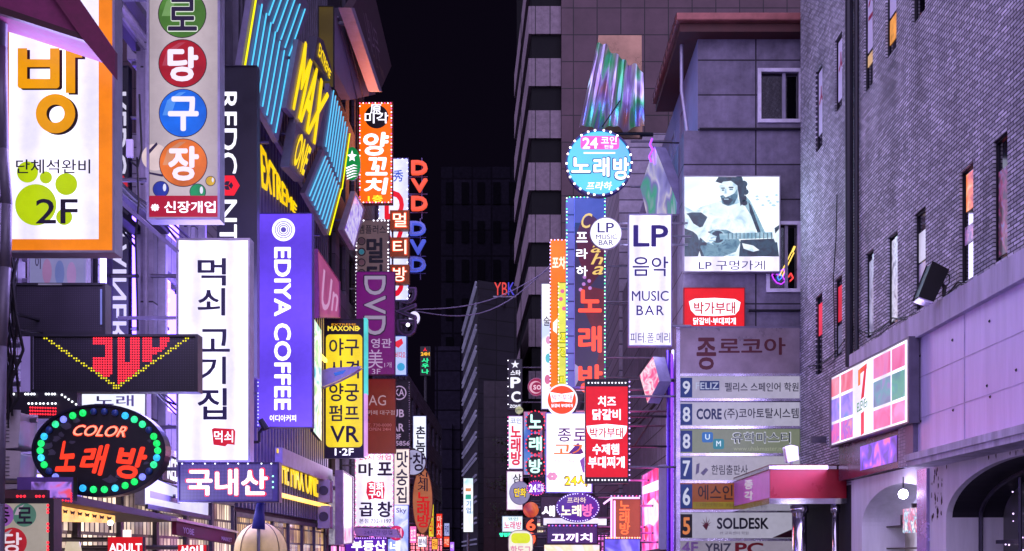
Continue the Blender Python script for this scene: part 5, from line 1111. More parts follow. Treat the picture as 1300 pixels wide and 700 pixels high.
for k in range(6): a = k*math.pi/3; s.poly(oval(701 + 4*math.cos(a), 605 + 3*math.sin(a), 3, 2.6, 10), E('f0a0d0', .9), .006 + k*.0003, 'petal')
s.text('24시', (716, 602, 746, 618.5), P('3a2a08', .5), .09, .009); s.text('24시', (717.5, 603.5, 744.5, 617), E('ffe020', 1.2, 0), .05, .014)
# PC column etc at the street edge
s = Sign('blade_sign', 'grey black vertical sign with a white star and stacked round capitals', 50, (644.5, 456, 663, 521), P('2c2a34', .4, .2, .3, 4), P('1a1a22', .5), .35, .6, wall=4.2, backlit=False)
for tx, q in (('스타', (648, 470, 661, 477)), ('P', (648, 479, 661, 493)), ('C', (649, 497, 661, 511)), ('ZONE', (647, 514, 661, 518))): s.text(tx, q, E('f0f0ff', 1.1, 0), .06)
s.poly([(654 + (5.5 if k % 2 == 0 else 2.2)*math.sin(k*math.pi/5), 463 - (5.5 if k % 2 == 0 else 2.2)*math.cos(k*math.pi/5)) for k in range(10)], E('f0f0ff', 1.0, 0), .006, 'star')
s.poly(oval(659, 521, 5), MOTTLE(['a0b060', 'e0e0a0', '607080'], .6, 3), .02, 'badge'); s.bulbs([(645, 458), (645, 519)], 12, .8, [WB, P('4a4858', .4)], False)
s = Sign('round_sign', 'small rose pink disc with a white swirl letter', 46, oval(681, 491.5, 11, 11.5), E('b02858', .7, .15), P('d890a8', .5), .25, .8, wall=4.2)
m = MB(); m.ring(s.fr, oval(680, 492, 8), oval(681.5, 492, 6.6), .005, .009); m.build('swirl', E('e8b0c8', .9, 0), s.o); s.text('so', (677, 489, 687, 495), E('f0c0d8', 1, 0), .03)
s = Sign('blade_sign', 'white vertical karaoke sign with red letters at the street edge', 48, (645, 528, 664, 596), E('f0ecff', 1.25), P('9a80b0', .5), .35, 1, wall=4.2)
s.text('코인', (648, 531, 662, 538), E('7090c0', .8, 0), .02); s.text('노\n래\n방', (648, 541, 662, 591), E('e02040', 1.0, 0), .055, lead=.9); s.bulbs([(645, 530), (645, 595)], 14, .8, [PK, WB], False)
f = Front(44); t = thing('letter_sign', 'column of three black discs with mint green letters and red lamps', 'sign', f.p(680, 606, -.2))
for ch, y in (('노', 535), ('래', 563.5), ('방', 592)):
    pts = [(679.5 + (12.5 if k % 2 else 10.8)*math.cos(k*math.pi/8), y + (14 if k % 2 else 12.2)*math.sin(k*math.pi/8)) for k in range(16)]
    m = MB(); m.prism(f, pts, -.3, 0); q = m.build('disc', P('10141c', .4), t); text(q, f, ch, (671.5, y-9, 688, y+9), E('c8fff0', 1.4, 0), .055, .008)
    m = MB()
    for k in range(16): a = k*math.pi/8; m.stud(f.p(679.5 + 12*math.cos(a), y + 13.2*math.sin(a), .01), f.px(1), (0, -1, 0))
    m.build('bulb_trim', E('ff3048', 2, 0), q)
m = MB(); e0, e1 = f.p(690, 530, -.2), f.p(690, 606, -.2); m.tube(e0, e1, .05); m.tube(e0.lerp(e1, .2), (4.1, 44.2, e0.lerp(e1, .2).z), .05); m.tube(e0.lerp(e1, .8), (4.1, 44.2, e0.lerp(e1, .8).z), .05); m.build('bracket', STEEL, t)
s = Sign('box_sign', 'blue and pink printed panel behind the mint green letter discs', 46, (664, 522, 695, 604), MOTTLE(['2060d0', '60a0f0', 'e06090', '7a68a8', 'f0c0e0'], .75, .7, 1), DARK, .25, 1, wall=4.2)
s = Sign('box_sign', 'white panel with one dark character under the white karaoke sign', 47, (643, 598, 664, 648), MOTTLE(['e8e8f8', 'ffffff', 'f0d0e8', 'd080a0'], 1.0, 1.0), P('c090b0', .5), .35, 1, wall=4.2); s.text('삼', (651, 602, 662, 613), INK2, .03)
s = Sign('round_sign', 'grey lilac disc with outlined yellow letters', 45, oval(660, 626, 13.5, 15), E('9a92c0', .75, .2), P('6a6890', .5), .25, .6, wall=4.2); s.text('만화', (652, 619, 669, 632), P('3a2a10', .5), .1); s.text('만화', (653, 620, 668, 631), E('ffd820', 1.1, 0), .04, .012)
s = Sign('round_sign', 'small violet lamp edged disc with white numerals', 43, oval(680.5, 620, 11.5, 9.5), E('8028c8', .95, .2), P('301048', .5), .25, 1, wall=4.2); s.text('24', (671.5, 615, 681, 625), WTXT, .05); s.text('코인\n노래', (682, 614.5, 690, 625), WTXT, .02); s.bulbs(oval(680.5, 620, 11.3, 9.3), 20, .7, [PK])
f = Front(42); t = thing('ball_sign', 'orange red glowing ball hanging over the orange neon numerals', 'sign', f.p(674, 657)); m = MB(); m.ball(f.p(674, 647.5), f.px(10), 20, 12, sy=.6); m.build('ball', MOTTLE(['902040', 'c83828', 'f07030', 'f8a040'], .8, 1.2), t, True); m = MB(); e = f.p(682, 645); m.tube(e, (4.1, 42, e.z), .05); m.build('bracket', STEEL, t)
s = Sign('box_sign', 'small white box sign with pink letters low at the street edge', 46, (637, 655, 664, 676), E('e0f0f8', 1.2), P('6090a0', .5), .3, 1, wall=4.2); s.text('노래방', (640, 662, 662, 672), E('f05088', .9, 0), .03); s.text('코인', (644, 657, 658, 661), E('50a0a0', .8, 0), .02)
s = Sign('led_board', 'thin green LED strip board under the small white box sign', 46.5, (632.5, 675.5, 652, 682.5), P('06281c', .4), DARK, .2, .6, cat='led board', wall=4.2, backlit=False); s.text('영업중', (634, 676.5, 650, 681.5), E('30ffb0', 2.0, 0), .08)
s = Sign('round_sign', 'rounded yellow and white snack sign at the foot of the street edge', 40, rrect(645, 673, 677, 708, 12), E('f0ead8', 1.0, .15), P('b0a8a0', .5), .3, 1, wall=4.2); s.poly(rrect(649, 677, 673, 690, 5), E('d8e020', 1.0, .1), .006, 'yellow_band'); s.text('핫도그', (648, 693, 674, 703), E('e890b0', .9, 0), .05)
f = Front(41); t = thing('neon_numerals', 'orange red outlined neon numerals under the orange ball', 'sign', f.p(674, 692))
text(t, f, '6', (668, 659, 680, 674), E('ff6038', 1.3, 0), .05, .0, ex=.1, name='numeral'); text(t, f, '0', (668, 676, 680, 692), E('ff6038', 1.3, 0), .05, .0, ex=.1, name='numeral'); m = MB(); m.prism(f, rect(666, 657, 682, 694), -.2, -.02); m.build('board', P('2a1018', .5), t); m = MB(); e = f.p(681, 670, -.1); m.tube(e, (4.1, e.y, e.z), .05); m.build('bracket', STEEL, t)
s = Sign('fascia_sign', 'dark shop board with one bold white letter behind the purple oval sign', 38, (686, 630, 772, 668), P('3a3044', .5, 0, .2, 3), DARK, .3, 1, wall=4.2, backlit=False); s.text('새', (687.5, 642, 704.5, 656), WTXT, .07); s.poly(rect(690, 658, 770, 667), E('e8e0ff', 1.1), .006, 'white_strip')
s = Sign('oval_sign', 'purple oval karaoke sign dotted with lamps under the red stew sign', 33, oval(733.5, 644.5, 28, 19, 40), E('4a1a9a', .85, .2), P('301468', .5), .3, 1, wall=4.2)
s.text('프라하', (720, 631.5, 744, 639), E('f0e0c0', 1.1, 0), .01); s.text('노래', (712, 641, 738, 656), E('fff8d0', 1.3, 0), .055); s.text('방', (739, 640, 753, 656), E('ff70b0', 1.2, 0), .055); s.bulbs(oval(733.5, 644.5, 26.5, 17.5), 44, .8, [E('c0b8ff', 2.5, 0)])
s = Sign('led_board', 'dark violet LED board with three heavy pale letters low in the street', 31, (694, 665, 759, 691), P('2c2060', .4), DARK, .3, 1, cat='led board', wall=4.2); s.poly(rect(695.5, 666.5, 757.5, 689.5), LEDTEXT('4a38b0', .4, .04), .005, 'matrix'); s.text('끄끼치', (700, 677, 752, 688.5), E('f4d8ff', 1.8, 0), .06, .008); s.bulbs([(697, 667.5), (756, 667.5)], 14, .9, [PK, E('8060ff', 3, 0)], False)
s = Sign('fascia_sign', 'row of white and yellow lit panels under the dark violet LED board', 32, (690, 691, 762, 712), MOTTLE(['fff8e8', 'ffe0b0', 'e8e8ff', 'ff9060'], 1.1, 1.1), DARK, .3, 1, wall=4.2)
s = Sign('box_sign', 'orange karaoke board inside a pink white neon frame', 29, (776, 634, 813, 685), E('b05a38', .65, .2), P('6a3840', .5), .4, .6, wall=4.2); s.text('노\n래\n방', (786, 636, 800, 679), E('ff7038', 1.3, 0), .05, lead=.9)
m = MB()
for a, b2 in (((776, 632.5), (812, 632.5)), ((776, 632.5), (776, 684)), ((780, 636), (780, 684)), ((776, 632.5), (766, 640))): m.tube(s.fr.p(*a, .05), s.fr.p(*b2, .05), .025)
m.build('neon_tube', E('f0b8ff', 1.8, 0), s.o); s.bulbs([(776, 630), (812, 630)], 9, .9, [E('c0a0ff', 3, 0), PK], False)
s = Sign('led_board', 'blue lit board with warm scalloped top edge at the bottom beside the pink shop sign', 28, (767, 684, 813, 712), MOTTLE(['3028c0', '6050ff', 'b0a0ff', '4030d0'], .95, 1.5), DARK, .3, .8, wall=4.2, cat='led board'); s.bulbs([(770, 683), (812, 683)], 14, 1.2, [E('ffb080', 2.5, 0), E('ff9090', 2.5, 0)], False)
s = Sign('fascia_sign', 'tall pink and red lit shop sign facing the street in a grey case', 0, [(815, 604), (838, 591), (838, 697), (815, 701)], MOTTLE(['f01868', 'ff2890', 'ff60d0', 'f0a0ff', 'ff1850'], 1.1, 1.2, 1, .5), P('8d88a8', .4, .3), .01, .6, side=Side(3.55), backlit=False)
s.shine('ff40c0', 6, False)
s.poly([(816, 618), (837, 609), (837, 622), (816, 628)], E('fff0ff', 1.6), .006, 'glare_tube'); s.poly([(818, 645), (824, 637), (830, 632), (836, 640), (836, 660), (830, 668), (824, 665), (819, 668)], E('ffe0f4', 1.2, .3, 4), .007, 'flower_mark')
fq = Front(F*3.55/(838-VX)); m = MB(); m.prism(fq, rect(838, 590, 849, 698), -.02, .02); m.build('end_panel', P('8d88a8', .4, .3, .15, 3), s.o); c = fq.p(846, 640, -.02); m = MB(); m.tube(c, (4.1, c.y + .4, c.z), .05); m.build('bracket', STEEL, s.o)
def tilt(label, face, side, mat, Y0, Y1, body):
    """tilted box hung off the corner: face looks along the street, its edge looks at the viewer"""
    t = thing('tilted_sign', label, 'sign', Front(Y0).p(*side[-1]))
    fa, fb = Front(Y0), Front(Y1)
    n = len(face); xs = [q[0] for q in face]; a, b2 = min(xs), max(xs)
    def pt(q): u = (q[0]-a)/(b2-a); return Front(Y1*(1-u) + Y0*u).p(*q)
    v = [pt(q) for q in face]; m = MB(); m.add(v, [tuple(range(n))]); m.build('face', mat, t)
    w = [Vector((x.x + .32, x.y + .1, x.z)) for x in v]; m = MB(); m.add([x + Vector((.004, 0, 0)) for x in v] + w, [tuple(range(2*n-1, n-1, -1))] + [(i, (i+1) % n, n+(i+1) % n, n+i) for i in range(n)]); m.build('case', body, t)
    c = sum(w, Vector())/n; m = MB(); m.tube(c, (c.x + 1.1, c.y + .3, c.z), .05); m.build('bracket', STEEL, t)
    return t
tilt('pink lit tilted box with white scribbles under the white music bar sign', [(812, 477), (829, 453), (837, 484), (822, 512)], [(829, 452), (843, 446), (850, 489), (822, 513)], MOTTLE(['ff2868', 'ff60a0', 'ffe8f4', 'ff4888'], 1.0, 3, 3), 27, 27.7, P('8a86a8', .4, .3))
tilt('rainbow foil tilted box above the white music bar sign', [(813, 238), (831, 186), (860, 258), (858, 272), (821, 273)], [(831, 186), (840, 184), (865, 258), (821, 272)], REFLFOIL(.25, 'b0b0e8', 1.6, True), 28.2, 28.9, P('8a86a8', .4, .3))
# wavy metal sheet
t = thing('wavy_sheet_sign', 'rainbow wavy metal sheet hung in front of a bronze panel above the round cyan sign', 'sign', Front(33).p(776, 165)); f = Front(33)
v = []; fc = []; n = 60
for i in range(n+1):
    u = i/n; d = .25*math.sin(u*15) + .1*math.sin(u*31+1)
    xt, yt = 758 + 58*u, 52 + 40*u + 5*math.sin(u*13 + 1); xb, yb = 735 + 82*u, 163
    v += [f.p(xt, yt, d), f.p(xb, yb, d), f.p(xt, yt, d-.03), f.p(xb, yb, d-.03)]
for i in range(n): a = 4*i; fc += [(a, a+4, a+5, a+1), (a+2, a+3, a+7, a+6), (a, a+2, a+6, a+4), (a+1, a+5, a+7, a+3)]
m = MB(); m.add(v, fc); m.build('sheet', REFLFOIL(.12, '9a86c0', 1.0), t, True)
m = MB(); m.prism(f, [(762, 30), (818, 30), (819, 163), (748, 163)], -.9, -.75); m.build('backing', P('8a6a58', .3, .6, .4, 1, name='bronze_sheet'), t)
m = MB(); m.path([f.p(764, 163, .1), f.p(786, 134, .35)], .02); m.tube(f.p(740, 165, -.3), f.p(830, 165, -.3), .05); e = f.p(816, 160, -.7); m.tube(e, (4.1, e.y, e.z), .06); m.build('bracket', DARK, t)
# neon pipes and brackets on the corner of the panelled house
t = thing('pipe_column', 'shiny violet lit pipes running down the corner beside the floor directory board', 'pipe', (3.6, 27.6, 0)); f = Front(27.7)
for x, c, r in ((855, 'b8b0d8', .07), (848, '6a50b0', .05)): m = MB(); m.tube(f.p(x, 445), f.p(x, 800), r); m.build('pipe', CHROME if x > 850 else P('5a40a0', .3, .6), t)
m = MB(); m.tube(f.p(852, 450, .1), f.p(852, 700, .1), .025); m.build('neon_tube', E('8a40ff', 1.6, .4, .8), t)
m = MB(); e = f.p(800, 529); m.path([f.p(800, 529), f.p(853, 529)], .03); m.path([f.p(800, 567), f.p(853, 567)], .03); m.path([f.p(805, 567), f.p(830, 529)], .02); m.build('bracket', DARK, t)
t = thing('neon_squiggle', 'thin violet neon squiggle on the dark corner above the foil box', 'neon light', Front(28.6).p(826, 200)); f = Front(28.6)
m = MB(); m.path([f.p(*q) for q in ((828, 176), (825, 184), (829, 190), (824, 199), (827, 206))], .03); m.build('tube', E('a040ff', 2.2, 0), t); m = MB(); e = f.p(828, 180, -.05); m.tube(e, (4.3, 28.7, e.z), .02); m.build('holder', DARK, t)

# house front: poster sign, red sign
s = Sign('poster_sign', 'big white lightbox with a teal picture of a bearded man playing guitar', 27.3, (867.5, 223.5, 990.5, 346), ETUBE('eae4ff', 1.42, 0, 1.3, .3), GREY, .3, 1.2, arms=False, backlit=False)
s.shine('c8e0ff', 2, False)
TE = lambda c, s_=.9: E(c, s_, .15, 3)
SK = MOTTLE(['a8cce0', 'd8eefc', 'f0faff', 'c0e0f0'], 1.05, 3.2, 4, .6); SK2 = MOTTLE(['88b4cc', 'b8dcf0', '9cc8dc'], 1.0, 5, 5); DK = MOTTLE(['0a2430', '123848', '2a5c70', '0e2c3a'], .6, 5, 6, .8); MD = MOTTLE(['2a5a70', '4a8098', '78a8bc', '3a6a80'], .8, 4, 6, 1); LT = MOTTLE(['6a9cb4', '88b8cc', 'b0d4e4'], .9, 6, 5); BG_ = MOTTLE(['f0faff', 'e0f0fa', 'c8e4f0'], 1.35, .8)
def pp_(pts, mat, d): return s.poly(pts, mat, d, 'picture_area')
pp_(rect(869, 225, 989, 326), BG_, .0055)
pp_([(869, 262), (880, 268), (892, 262), (912, 256), (930, 252), (945, 256), (958, 268), (960, 300), (957, 326), (869, 326)], SK, .0065)          # torso and shoulder
pp_([(869, 272), (878, 270), (890, 270), (898, 276), (892, 288), (880, 292), (869, 286)], DK, .0075); pp_([(869, 290), (884, 296), (890, 312), (886, 326), (869, 326)], DK, .0076)
pp_([(889, 300), (905, 292), (922, 292), (934, 298), (940, 308), (934, 320), (918, 326), (892, 326), (886, 314)], MD, .0085)                     # guitar body
pp_([(886, 312), (889, 300), (900, 294), (902, 296), (892, 303), (889, 314), (894, 326), (890, 326)], DK, .009)
pp_(oval(911, 301, 10, 9.5), LT, .0095); pp_(oval(911, 301, 8.2, 7.8), DK, .0098); pp_(rect(884, 308, 897, 312), DK, .0099)
pp_([(913, 297), (982, 295), (988, 293), (988, 303), (982, 302.5), (914, 304.5)], LT, .0105)
for k in range(12): pp_(rect(924 + k*5, 296, 924.9 + k*5, 303.5), DK, .0112)
pp_([(940, 305), (986, 303), (989, 326), (938, 326)], DK, .0086); pp_([(942, 309), (956, 312), (964, 318), (956, 320), (944, 316)], SK, .0096)
pp_([(869, 270), (874, 274), (880, 284), (896, 294), (908, 300), (909, 304), (902, 310), (896, 308), (884, 298), (870, 286)], SK, .0125)         # strumming arm
for q in ((902, 303, 909, 301), (900, 306, 908, 306), (898, 308, 905, 311)): pp_([(q[0], q[1]-1), (q[2], q[3]-1), (q[2]+1, q[3]+.5), (q[0], q[1]+1)], SK2, .013)
pp_([(980, 294), (989, 288), (989, 308), (984, 308), (981, 301)], SK, .0126); pp_([(983, 290), (989, 286), (989, 291), (984, 297)], DK, .0132)
pp_([(946, 248), (952, 255), (962, 275), (972, 297), (962, 297), (954, 275), (946, 262)], LT, .0078); pp_([(950, 256), (954, 262), (966, 296), (962, 297), (952, 270)], DK, .0082)
pp_([(918, 246), (936, 246), (938, 258), (926, 262), (916, 258)], SK2, .0088)
hair = [(908, 231), (912, 225), (938, 225), (944, 230), (948, 240), (944, 247), (948, 254), (940, 262), (938, 250), (936, 238), (926, 232), (918, 234)]
pp_(hair, DK, .0092); pp_([(913, 236), (918, 231), (928, 230), (936, 236), (937, 248), (932, 258), (924, 261), (917, 257), (914, 248)], SK, .0098)
pp_([(914, 249), (918, 248), (921, 251), (926, 249), (932, 246), (936, 240), (936.5, 250), (932, 259), (924, 262), (917, 259)], MD, .0104); pp_([(916, 252), (925, 251), (931, 254), (925, 261), (919, 259)], DK, .0108)
for q in ((915.5, 238.5, 920, 240), (925, 237.5, 931, 239.2)): pp_(rect(*q), DK, .0106); pp_(rect(q[0]+.8, q[1]+2.4, q[2]-.6, q[3]+2.6), MD, .0106)
pp_([(920.5, 240), (922, 240), (922.5, 246), (919.5, 246.4)], SK2, .0107); pp_(rect(919, 252.6, 925, 253.8), SK2, .0112)
for x, y, r in ((944, 234, 5), (946, 244, 4.5), (943, 252, 5), (938, 228, 5), (945, 258, 4)): pp_(oval(x, y, r, r*.9, 9), DK, .0094)
rr = random.Random(5)
for k in range(10): x, y = rr.uniform(958, 986), rr.uniform(246, 262); pp_([(x, y), (x + 3, y - 1.5), (x + 5, y + .6), (x + 2, y + 1.6)], SK2, .0062)
s.text('LP 구멍가게', (887, 331, 971, 343), VI, .006, .008)
s = Sign('box_sign', 'red lightbox with white cartouche and red letters below the guitar poster', 27.3, (868, 365.5, 945.5, 416), E('e81820', .95, .12), P('8a1820', .4), .25, 1, arms=False, backlit=False)
s.poly([(874.5, 383), (882, 379.5), (907, 378.5), (933, 380), (940, 384), (938, 394), (933, 400), (907, 401.5), (883, 400.5), (877, 394)], WTXT, .006, 'label_band'); s.text('박가부대', (881, 383.5, 933.5, 399), E('d01828', .85, 0), .035, .008); s.text('닭갈비·부대찌개', (880, 403.5, 934, 412.5), WTXT, .04, .008)
t = thing('neon_guitar', 'violet and yellow neon guitar glowing in the window beside the poster', 'neon light', Front(27.55).p(995, 362)); f = Front(27.55)
m = MB(); m.path([f.p(*q) for q in ((980, 349), (984, 346), (988, 350), (991, 344), (995, 341), (996, 346), (994, 352), (997, 357), (992, 361), (986, 359), (982, 354), (980, 349))], .014, 5); m.build('body_tube', E('c040ff', 1.8, 0), t)
m = MB(); m.path([f.p(*q) for q in ((990, 350), (1005, 320))], .016, 5); m.path([f.p(*q) for q in ((993, 351), (1008, 321))], .016, 5); m.path([f.p(1006, 320), f.p(1009, 313)], .03, 5); m.build('neck_tube', E('ffd060', 1.5, 0), t); m = MB(); m.path([f.p(*q) for q in ((987, 352), (990, 347), (993, 352), (989, 356), (987, 352))], .014, 5); m.build('inner_tube', E('4080ff', 1.8, 0), t)
m = MB(); m.path([f.p(*q) for q in ((1001, 352), (1004, 347), (1007, 353), (1003, 357))], .02, 5); m.build('red_tube', E('ff4040', 1.3, 0), t)

# floor directory tower
FB = 26.95
t = thing('directory_board', 'tall grey floor directory of office name panels with blue number squares', 'sign', Front(FB).p(940, 705, -.3)); f = Front(FB)
m = MB(); m.prism(f, rect(859, 414, 1019, 800), -.45, -.02); m.build('cabinet', P('6a6478', .4, .4, .2, 2), t)
m = MB(); m.prism(f, rect(858, 414, 863, 800), -.02, .07); m.prism(f, rect(1015.5, 414, 1019.5, 800), -.02, .07); m.build('side_post', P('b0a8c4', .25, .8, .2, 3), t)
def panel(y0, y1, col, s_, nm='panel', mat=None):
    m = MB(); m.prism(f, rect(863.5, y0, 1015, y1), -.02, .02); o = m.build(nm, mat or E(col, s_, .12, .6), t)
    m = MB(); m.prism(f, rect(863, y1+.3, 1015.4, y1+3.6), -.02, .05); m.build('rail', P('c8c4d4', .25, .8, .15, 4), t); return o
def num(o, ch, y0, y1, bg_='1c3a86', fg='d8dcf0', x1=878.6):
    m = MB(); m.prism(f, rect(863.6, y0+2, x1, y1-1), .021, .026); m.build('number_square', E(bg_, .55, .1), o); text(o, f, ch, (866.5, y0+6, 876, y1-5), E(fg, .7, 0), .035, .028)
TN = P('14122c', .5, 0, .1, 5); BLU = E('203a80', .5, 0)
o = panel(417, 474.5, '', 0, 'header', P('82767e', .3, .2, .3, 1.2, name='beige_sheet')); text(o, f, '종', (884, 429, 909, 470), P('4a0c1a', .5), .035, .024); text(o, f, '로코아', (912, 429, 997, 451), P('4a0c1a', .5), .035, .024)
o = panel(478, 506, 'b4aec8', .72); num(o, '9', 478, 506); m = MB(); m.flat(f, rect(888, 484, 913, 496), .022); m.build('logo', BLU, o); text(o, f, 'FELIZ', (883, 486, 912, 494.5), E('c8d0f0', .6, 0), .02, .024); text(o, f, '펠리스 스페인어 학원', (920, 486, 1013.5, 497.5), TN, .02, .024)
o = panel(511, 541, 'b8b4cc', .72); num(o, '8', 511, 541); text(o, f, 'CORE', (884, 519, 916, 533), E('182a60', .5, 0), .06, .024); text(o, f, '(주)코아토탈시스템', (919, 518.5, 1013.5, 533.5), TN, .02, .024)
o = panel(545, 575.5, '96a088', .5); num(o, '8', 545, 575); 
for x, y, c, ch in ((898, 555.5, '2a78c8', 'U'), (912, 564, '2090a0', 'M')): m = MB(); m.flat(f, rrect(x-7, y-6.5, x+7, y+6.5, 2.5), .022 + (ch == 'M')*.001); m.build('logo', E(c, .6, 0), o); text(o, f, ch, (x-3, y-4, x+3, y+3), E('d8f0ff', .8, 0), .03, .025)
text(o, f, '유학마스터', (928, 548.5, 1004, 563.5), E('d8dce8', .8, 0), .06, .022); text(o, f, '유학마스터', (929, 549.5, 1003, 562.5), P('3a4a48', .5), .015, .028); text(o, f, 'www.uhakmaster.net', (931, 567, 998, 572.5), E('c0c8a8', .5, 0), .0, .024)
o = panel(579.5, 610, 'b8b2c4', .72); num(o, '7', 579, 610); m = MB(); m.flat(f, [(884, 590), (888, 588), (887, 600), (883, 603)], .022); m.flat(f, [(889, 601), (896, 594), (899, 597), (893, 604)], .022); m.build('logo', P('5a5a66', .5), o); text(o, f, '한림출판사', (903, 590.5, 949, 603), TN, .008, .024)
o = panel(613.5, 647, 'a85a28', .5); num(o, '6', 613, 647); m = MB(); m.flat(f, rect(879.5, 637.5, 1014, 646), .0225); m.build('lower_stripe', E('a08a28', .5), o); text(o, f, '에스인', (886, 616, 930, 635), P('1a1010', .5), .012, .024); text(o, f, '디자인학원 732-2626', (884, 639, 950, 644), P('6a5010', .5), .0, .025)
o = panel(651, 683.5, 'b4b0c6', .72); num(o, '5', 651, 684, '101018', 'e88848')
leaf = []
for k, l in zip(range(-3, 4), (5, 8, 10, 12, 10, 8, 5)):
    a = R(90 - k*30); leaf += [(896.5 + l*math.cos(a+.0), 667 - l*math.sin(a)), (896.5 + 2.5*math.cos(a - R(15)), 667 - 2.5*math.sin(a - R(15)))]
m = MB(); m.flat(f, leaf + [(897, 673), (896, 673)], .022); m.build('logo', P('5a0c20', .5), o); text(o, f, 'SOLDESK', (910, 657.5, 975.5, 672), TN, .05, .024); text(o, f, 'IT 교육센터 학원', (914, 675, 950, 679), P('4a4058', .5), .0, .024); m = MB(); m.flat(f, [(980, 683), (1014.5, 668), (1014.5, 683)], .022); m.build('corner_mark', P('4a1024', .5), o)
o = panel(687, 720, 'b0a6bc', .5); text(o, f, '4F', (865, 688, 886, 703), P('7a5a88', .5), .04, .024); text(o, f, 'YBIZ', (895, 690, 928, 703), P('3a3848', .5), .03, .024); text(o, f, 'PC', (933, 689, 969, 704), P('8a1420', .5), .05, .024)
m = MB(); m.box(f.p(868, 0).x, f.p(1010, 0).x, FB+.1, FB+.4, 0, .4); m.build('plinth', P('4a4454', .7), t)

# red entrance canopy
t = thing('entrance_canopy', 'dark red flat canopy with chrome trim and chrome columns in front of the directory board', 'canopy', (6.2, 25, 0)); CY0, CY1, CX = 23.0, 27.0, 5.33
zt, zb = Front(23).p(0, 590).z, Front(23).p(0, 640).z
RED_ = P('901028', .3, .1, .2, 2, name='red_panel')
m = MB(); m.box(CX, 6.98, CY0, CY1, zb+.12, zt-.1); m.build('body', RED_, t); m = MB(); m.box(CX-.03, 6.98, CY0-.03, CY1+.03, zb, zb+.12); m.box(CX-.03, 6.98, CY0-.03, CY1+.03, zt-.1, zt-.03); m.build('chrome_trim', CHROME, t); m = MB(); m.box(CX-.02, 6.98, CY0-.02, CY1+.02, zt-.03, zt+.0); m.build('top_sheet', P('4a1020', .5), t)
m = MB(); m.box(CX-.006, CX-.001, CY0+.05, CY1-.05, zb+.14, zt-.12); m.build('side_panel', P('c880c8', .45, 0, .15, 2), t)
fs_ = Side(CX-.012)
for ch, y in (('종', 609), ('각', 623)): text(t, fs_, ch, [(945, y+1), (956, y), (956, y+12), (945, y+13)], E('e8dcf4', .5, 0), .06, .0)
for x, y in ((6.05, 23.35), (6.8, 23.2)):
    m = MB(); m.tube((x, y, .12), (x, y, zb), .16 if x < 6.5 else .07, 16); m.tube((x, y, zb-.18), (x, y, zb-.02), .2 if x < 6.5 else .1, 16); m.build('column', CHROME, t, True)
t = thing('floodlight', 'small white box floodlight standing on top of the red canopy', 'lamp', (6.0, 24, zt)); f = Front(23.6)
m = MB(); m.prism(f, [(998, 568), (1004, 566), (1012, 568), (1013, 583), (1001, 586)], -.25, 0); m.build('head', P('e0dce8', .5), t, bevel=.02); c = f.p(1006, 584, -.1); m = MB(); m.tube(c, (c.x, c.y, zt), .03); m.build('stand', GREY, t)

# convenience store sign
SS = Side(6.62); TLq, TRq, BRq, BLq = (1054, 479), (1156, 427), (1156, 537), (1054, 568.5)
s = Sign('fascia_sign', 'wide white lit shop sign with coloured squares and a big numeral on the brick wall', 0, [TLq, TRq, BRq, BLq], ETUBE('eae4ff', 1.42, 1, .6, .3), P('5a5468', .4, .3), .3, 2, side=SS, backlit=False)
s.shine('c0b0ff', 10, False)
def uv(u, v): return ((TLq[0]*(1-u)+TRq[0]*u)*(1-v) + (BLq[0]*(1-u)+BRq[0]*u)*v, (TLq[1]*(1-u)+TRq[1]*u)*(1-v) + (BLq[1]*(1-u)+BRq[1]*u)*v)
def cell(u0, v0, u1, v1, mat): return s.poly([uv(u0, v0), uv(u1, v0), uv(u1, v1), uv(u0, v1)], mat, .006, 'colour_square')
for (u0, u1) in ((.02, .12), (.135, .285)):
    cell(u0, .05, u1, .30, MOTTLE(['e85068', 'f07890', 'f0a0b8'], .95, 2)); cell(u0, .34, u1, .65, MOTTLE(['6068e0', '9078f0', 'b890f8', '7090e8'], .9, 2, 2)); cell(u0, .69, u1, .95, MOTTLE(['d050c8', 'f060b8', '9858e0', 'f090b0'], .95, 2.5, 2))
for (u0, u1) in ((.54, .755), (.77, .935)):
    cell(u0, .05, u1, .31, MOTTLE(['e85090', 'f080b8', 'e078c0'], .9, 1.5)); cell(u0, .35, u1, .67, MOTTLE(['388898', '48b098', '40a0a8', '48c0a0'] if u0 > .7 else ['4a7898', '7888b8', '58a8b8', '9888c8'], .9, 1.5)); cell(u0, .71, u1, .95, MOTTLE(['f05090', 'f878b8', 'e898d8'], .95, 2))
s.poly([uv(.35, .10), uv(.46, .06), uv(.46, .13), uv(.35, .17)], E('f05020', 1.0), .0064, 'numeral'); s.poly([uv(.43, .1), uv(.46, .085), uv(.425, .48), uv(.385, .5), uv(.40, .36)], E('e82030', 1.0), .0068, 'numeral'); s.poly([uv(.385, .68), uv(.425, .66), uv(.425, .95), uv(.385, .97)], E('e83048', 1.0), .0064, 'numeral'); s.poly([uv(.35, .1), uv(.38, .09), uv(.38, .3), uv(.35, .31)], E('f08030', 1.0), .0066, 'numeral')
s.text('ELEVEn', [uv(.34, .53), uv(.47, .50), uv(.47, .62), uv(.34, .65)], E('1a8a58', .9, 0), .02, .008)
m = MB()
for y in (20.2, 24.6): m.box(6.65, 6.99, y, y+.1, 4.2, 4.35)
m.build('bracket', STEEL, s.o)
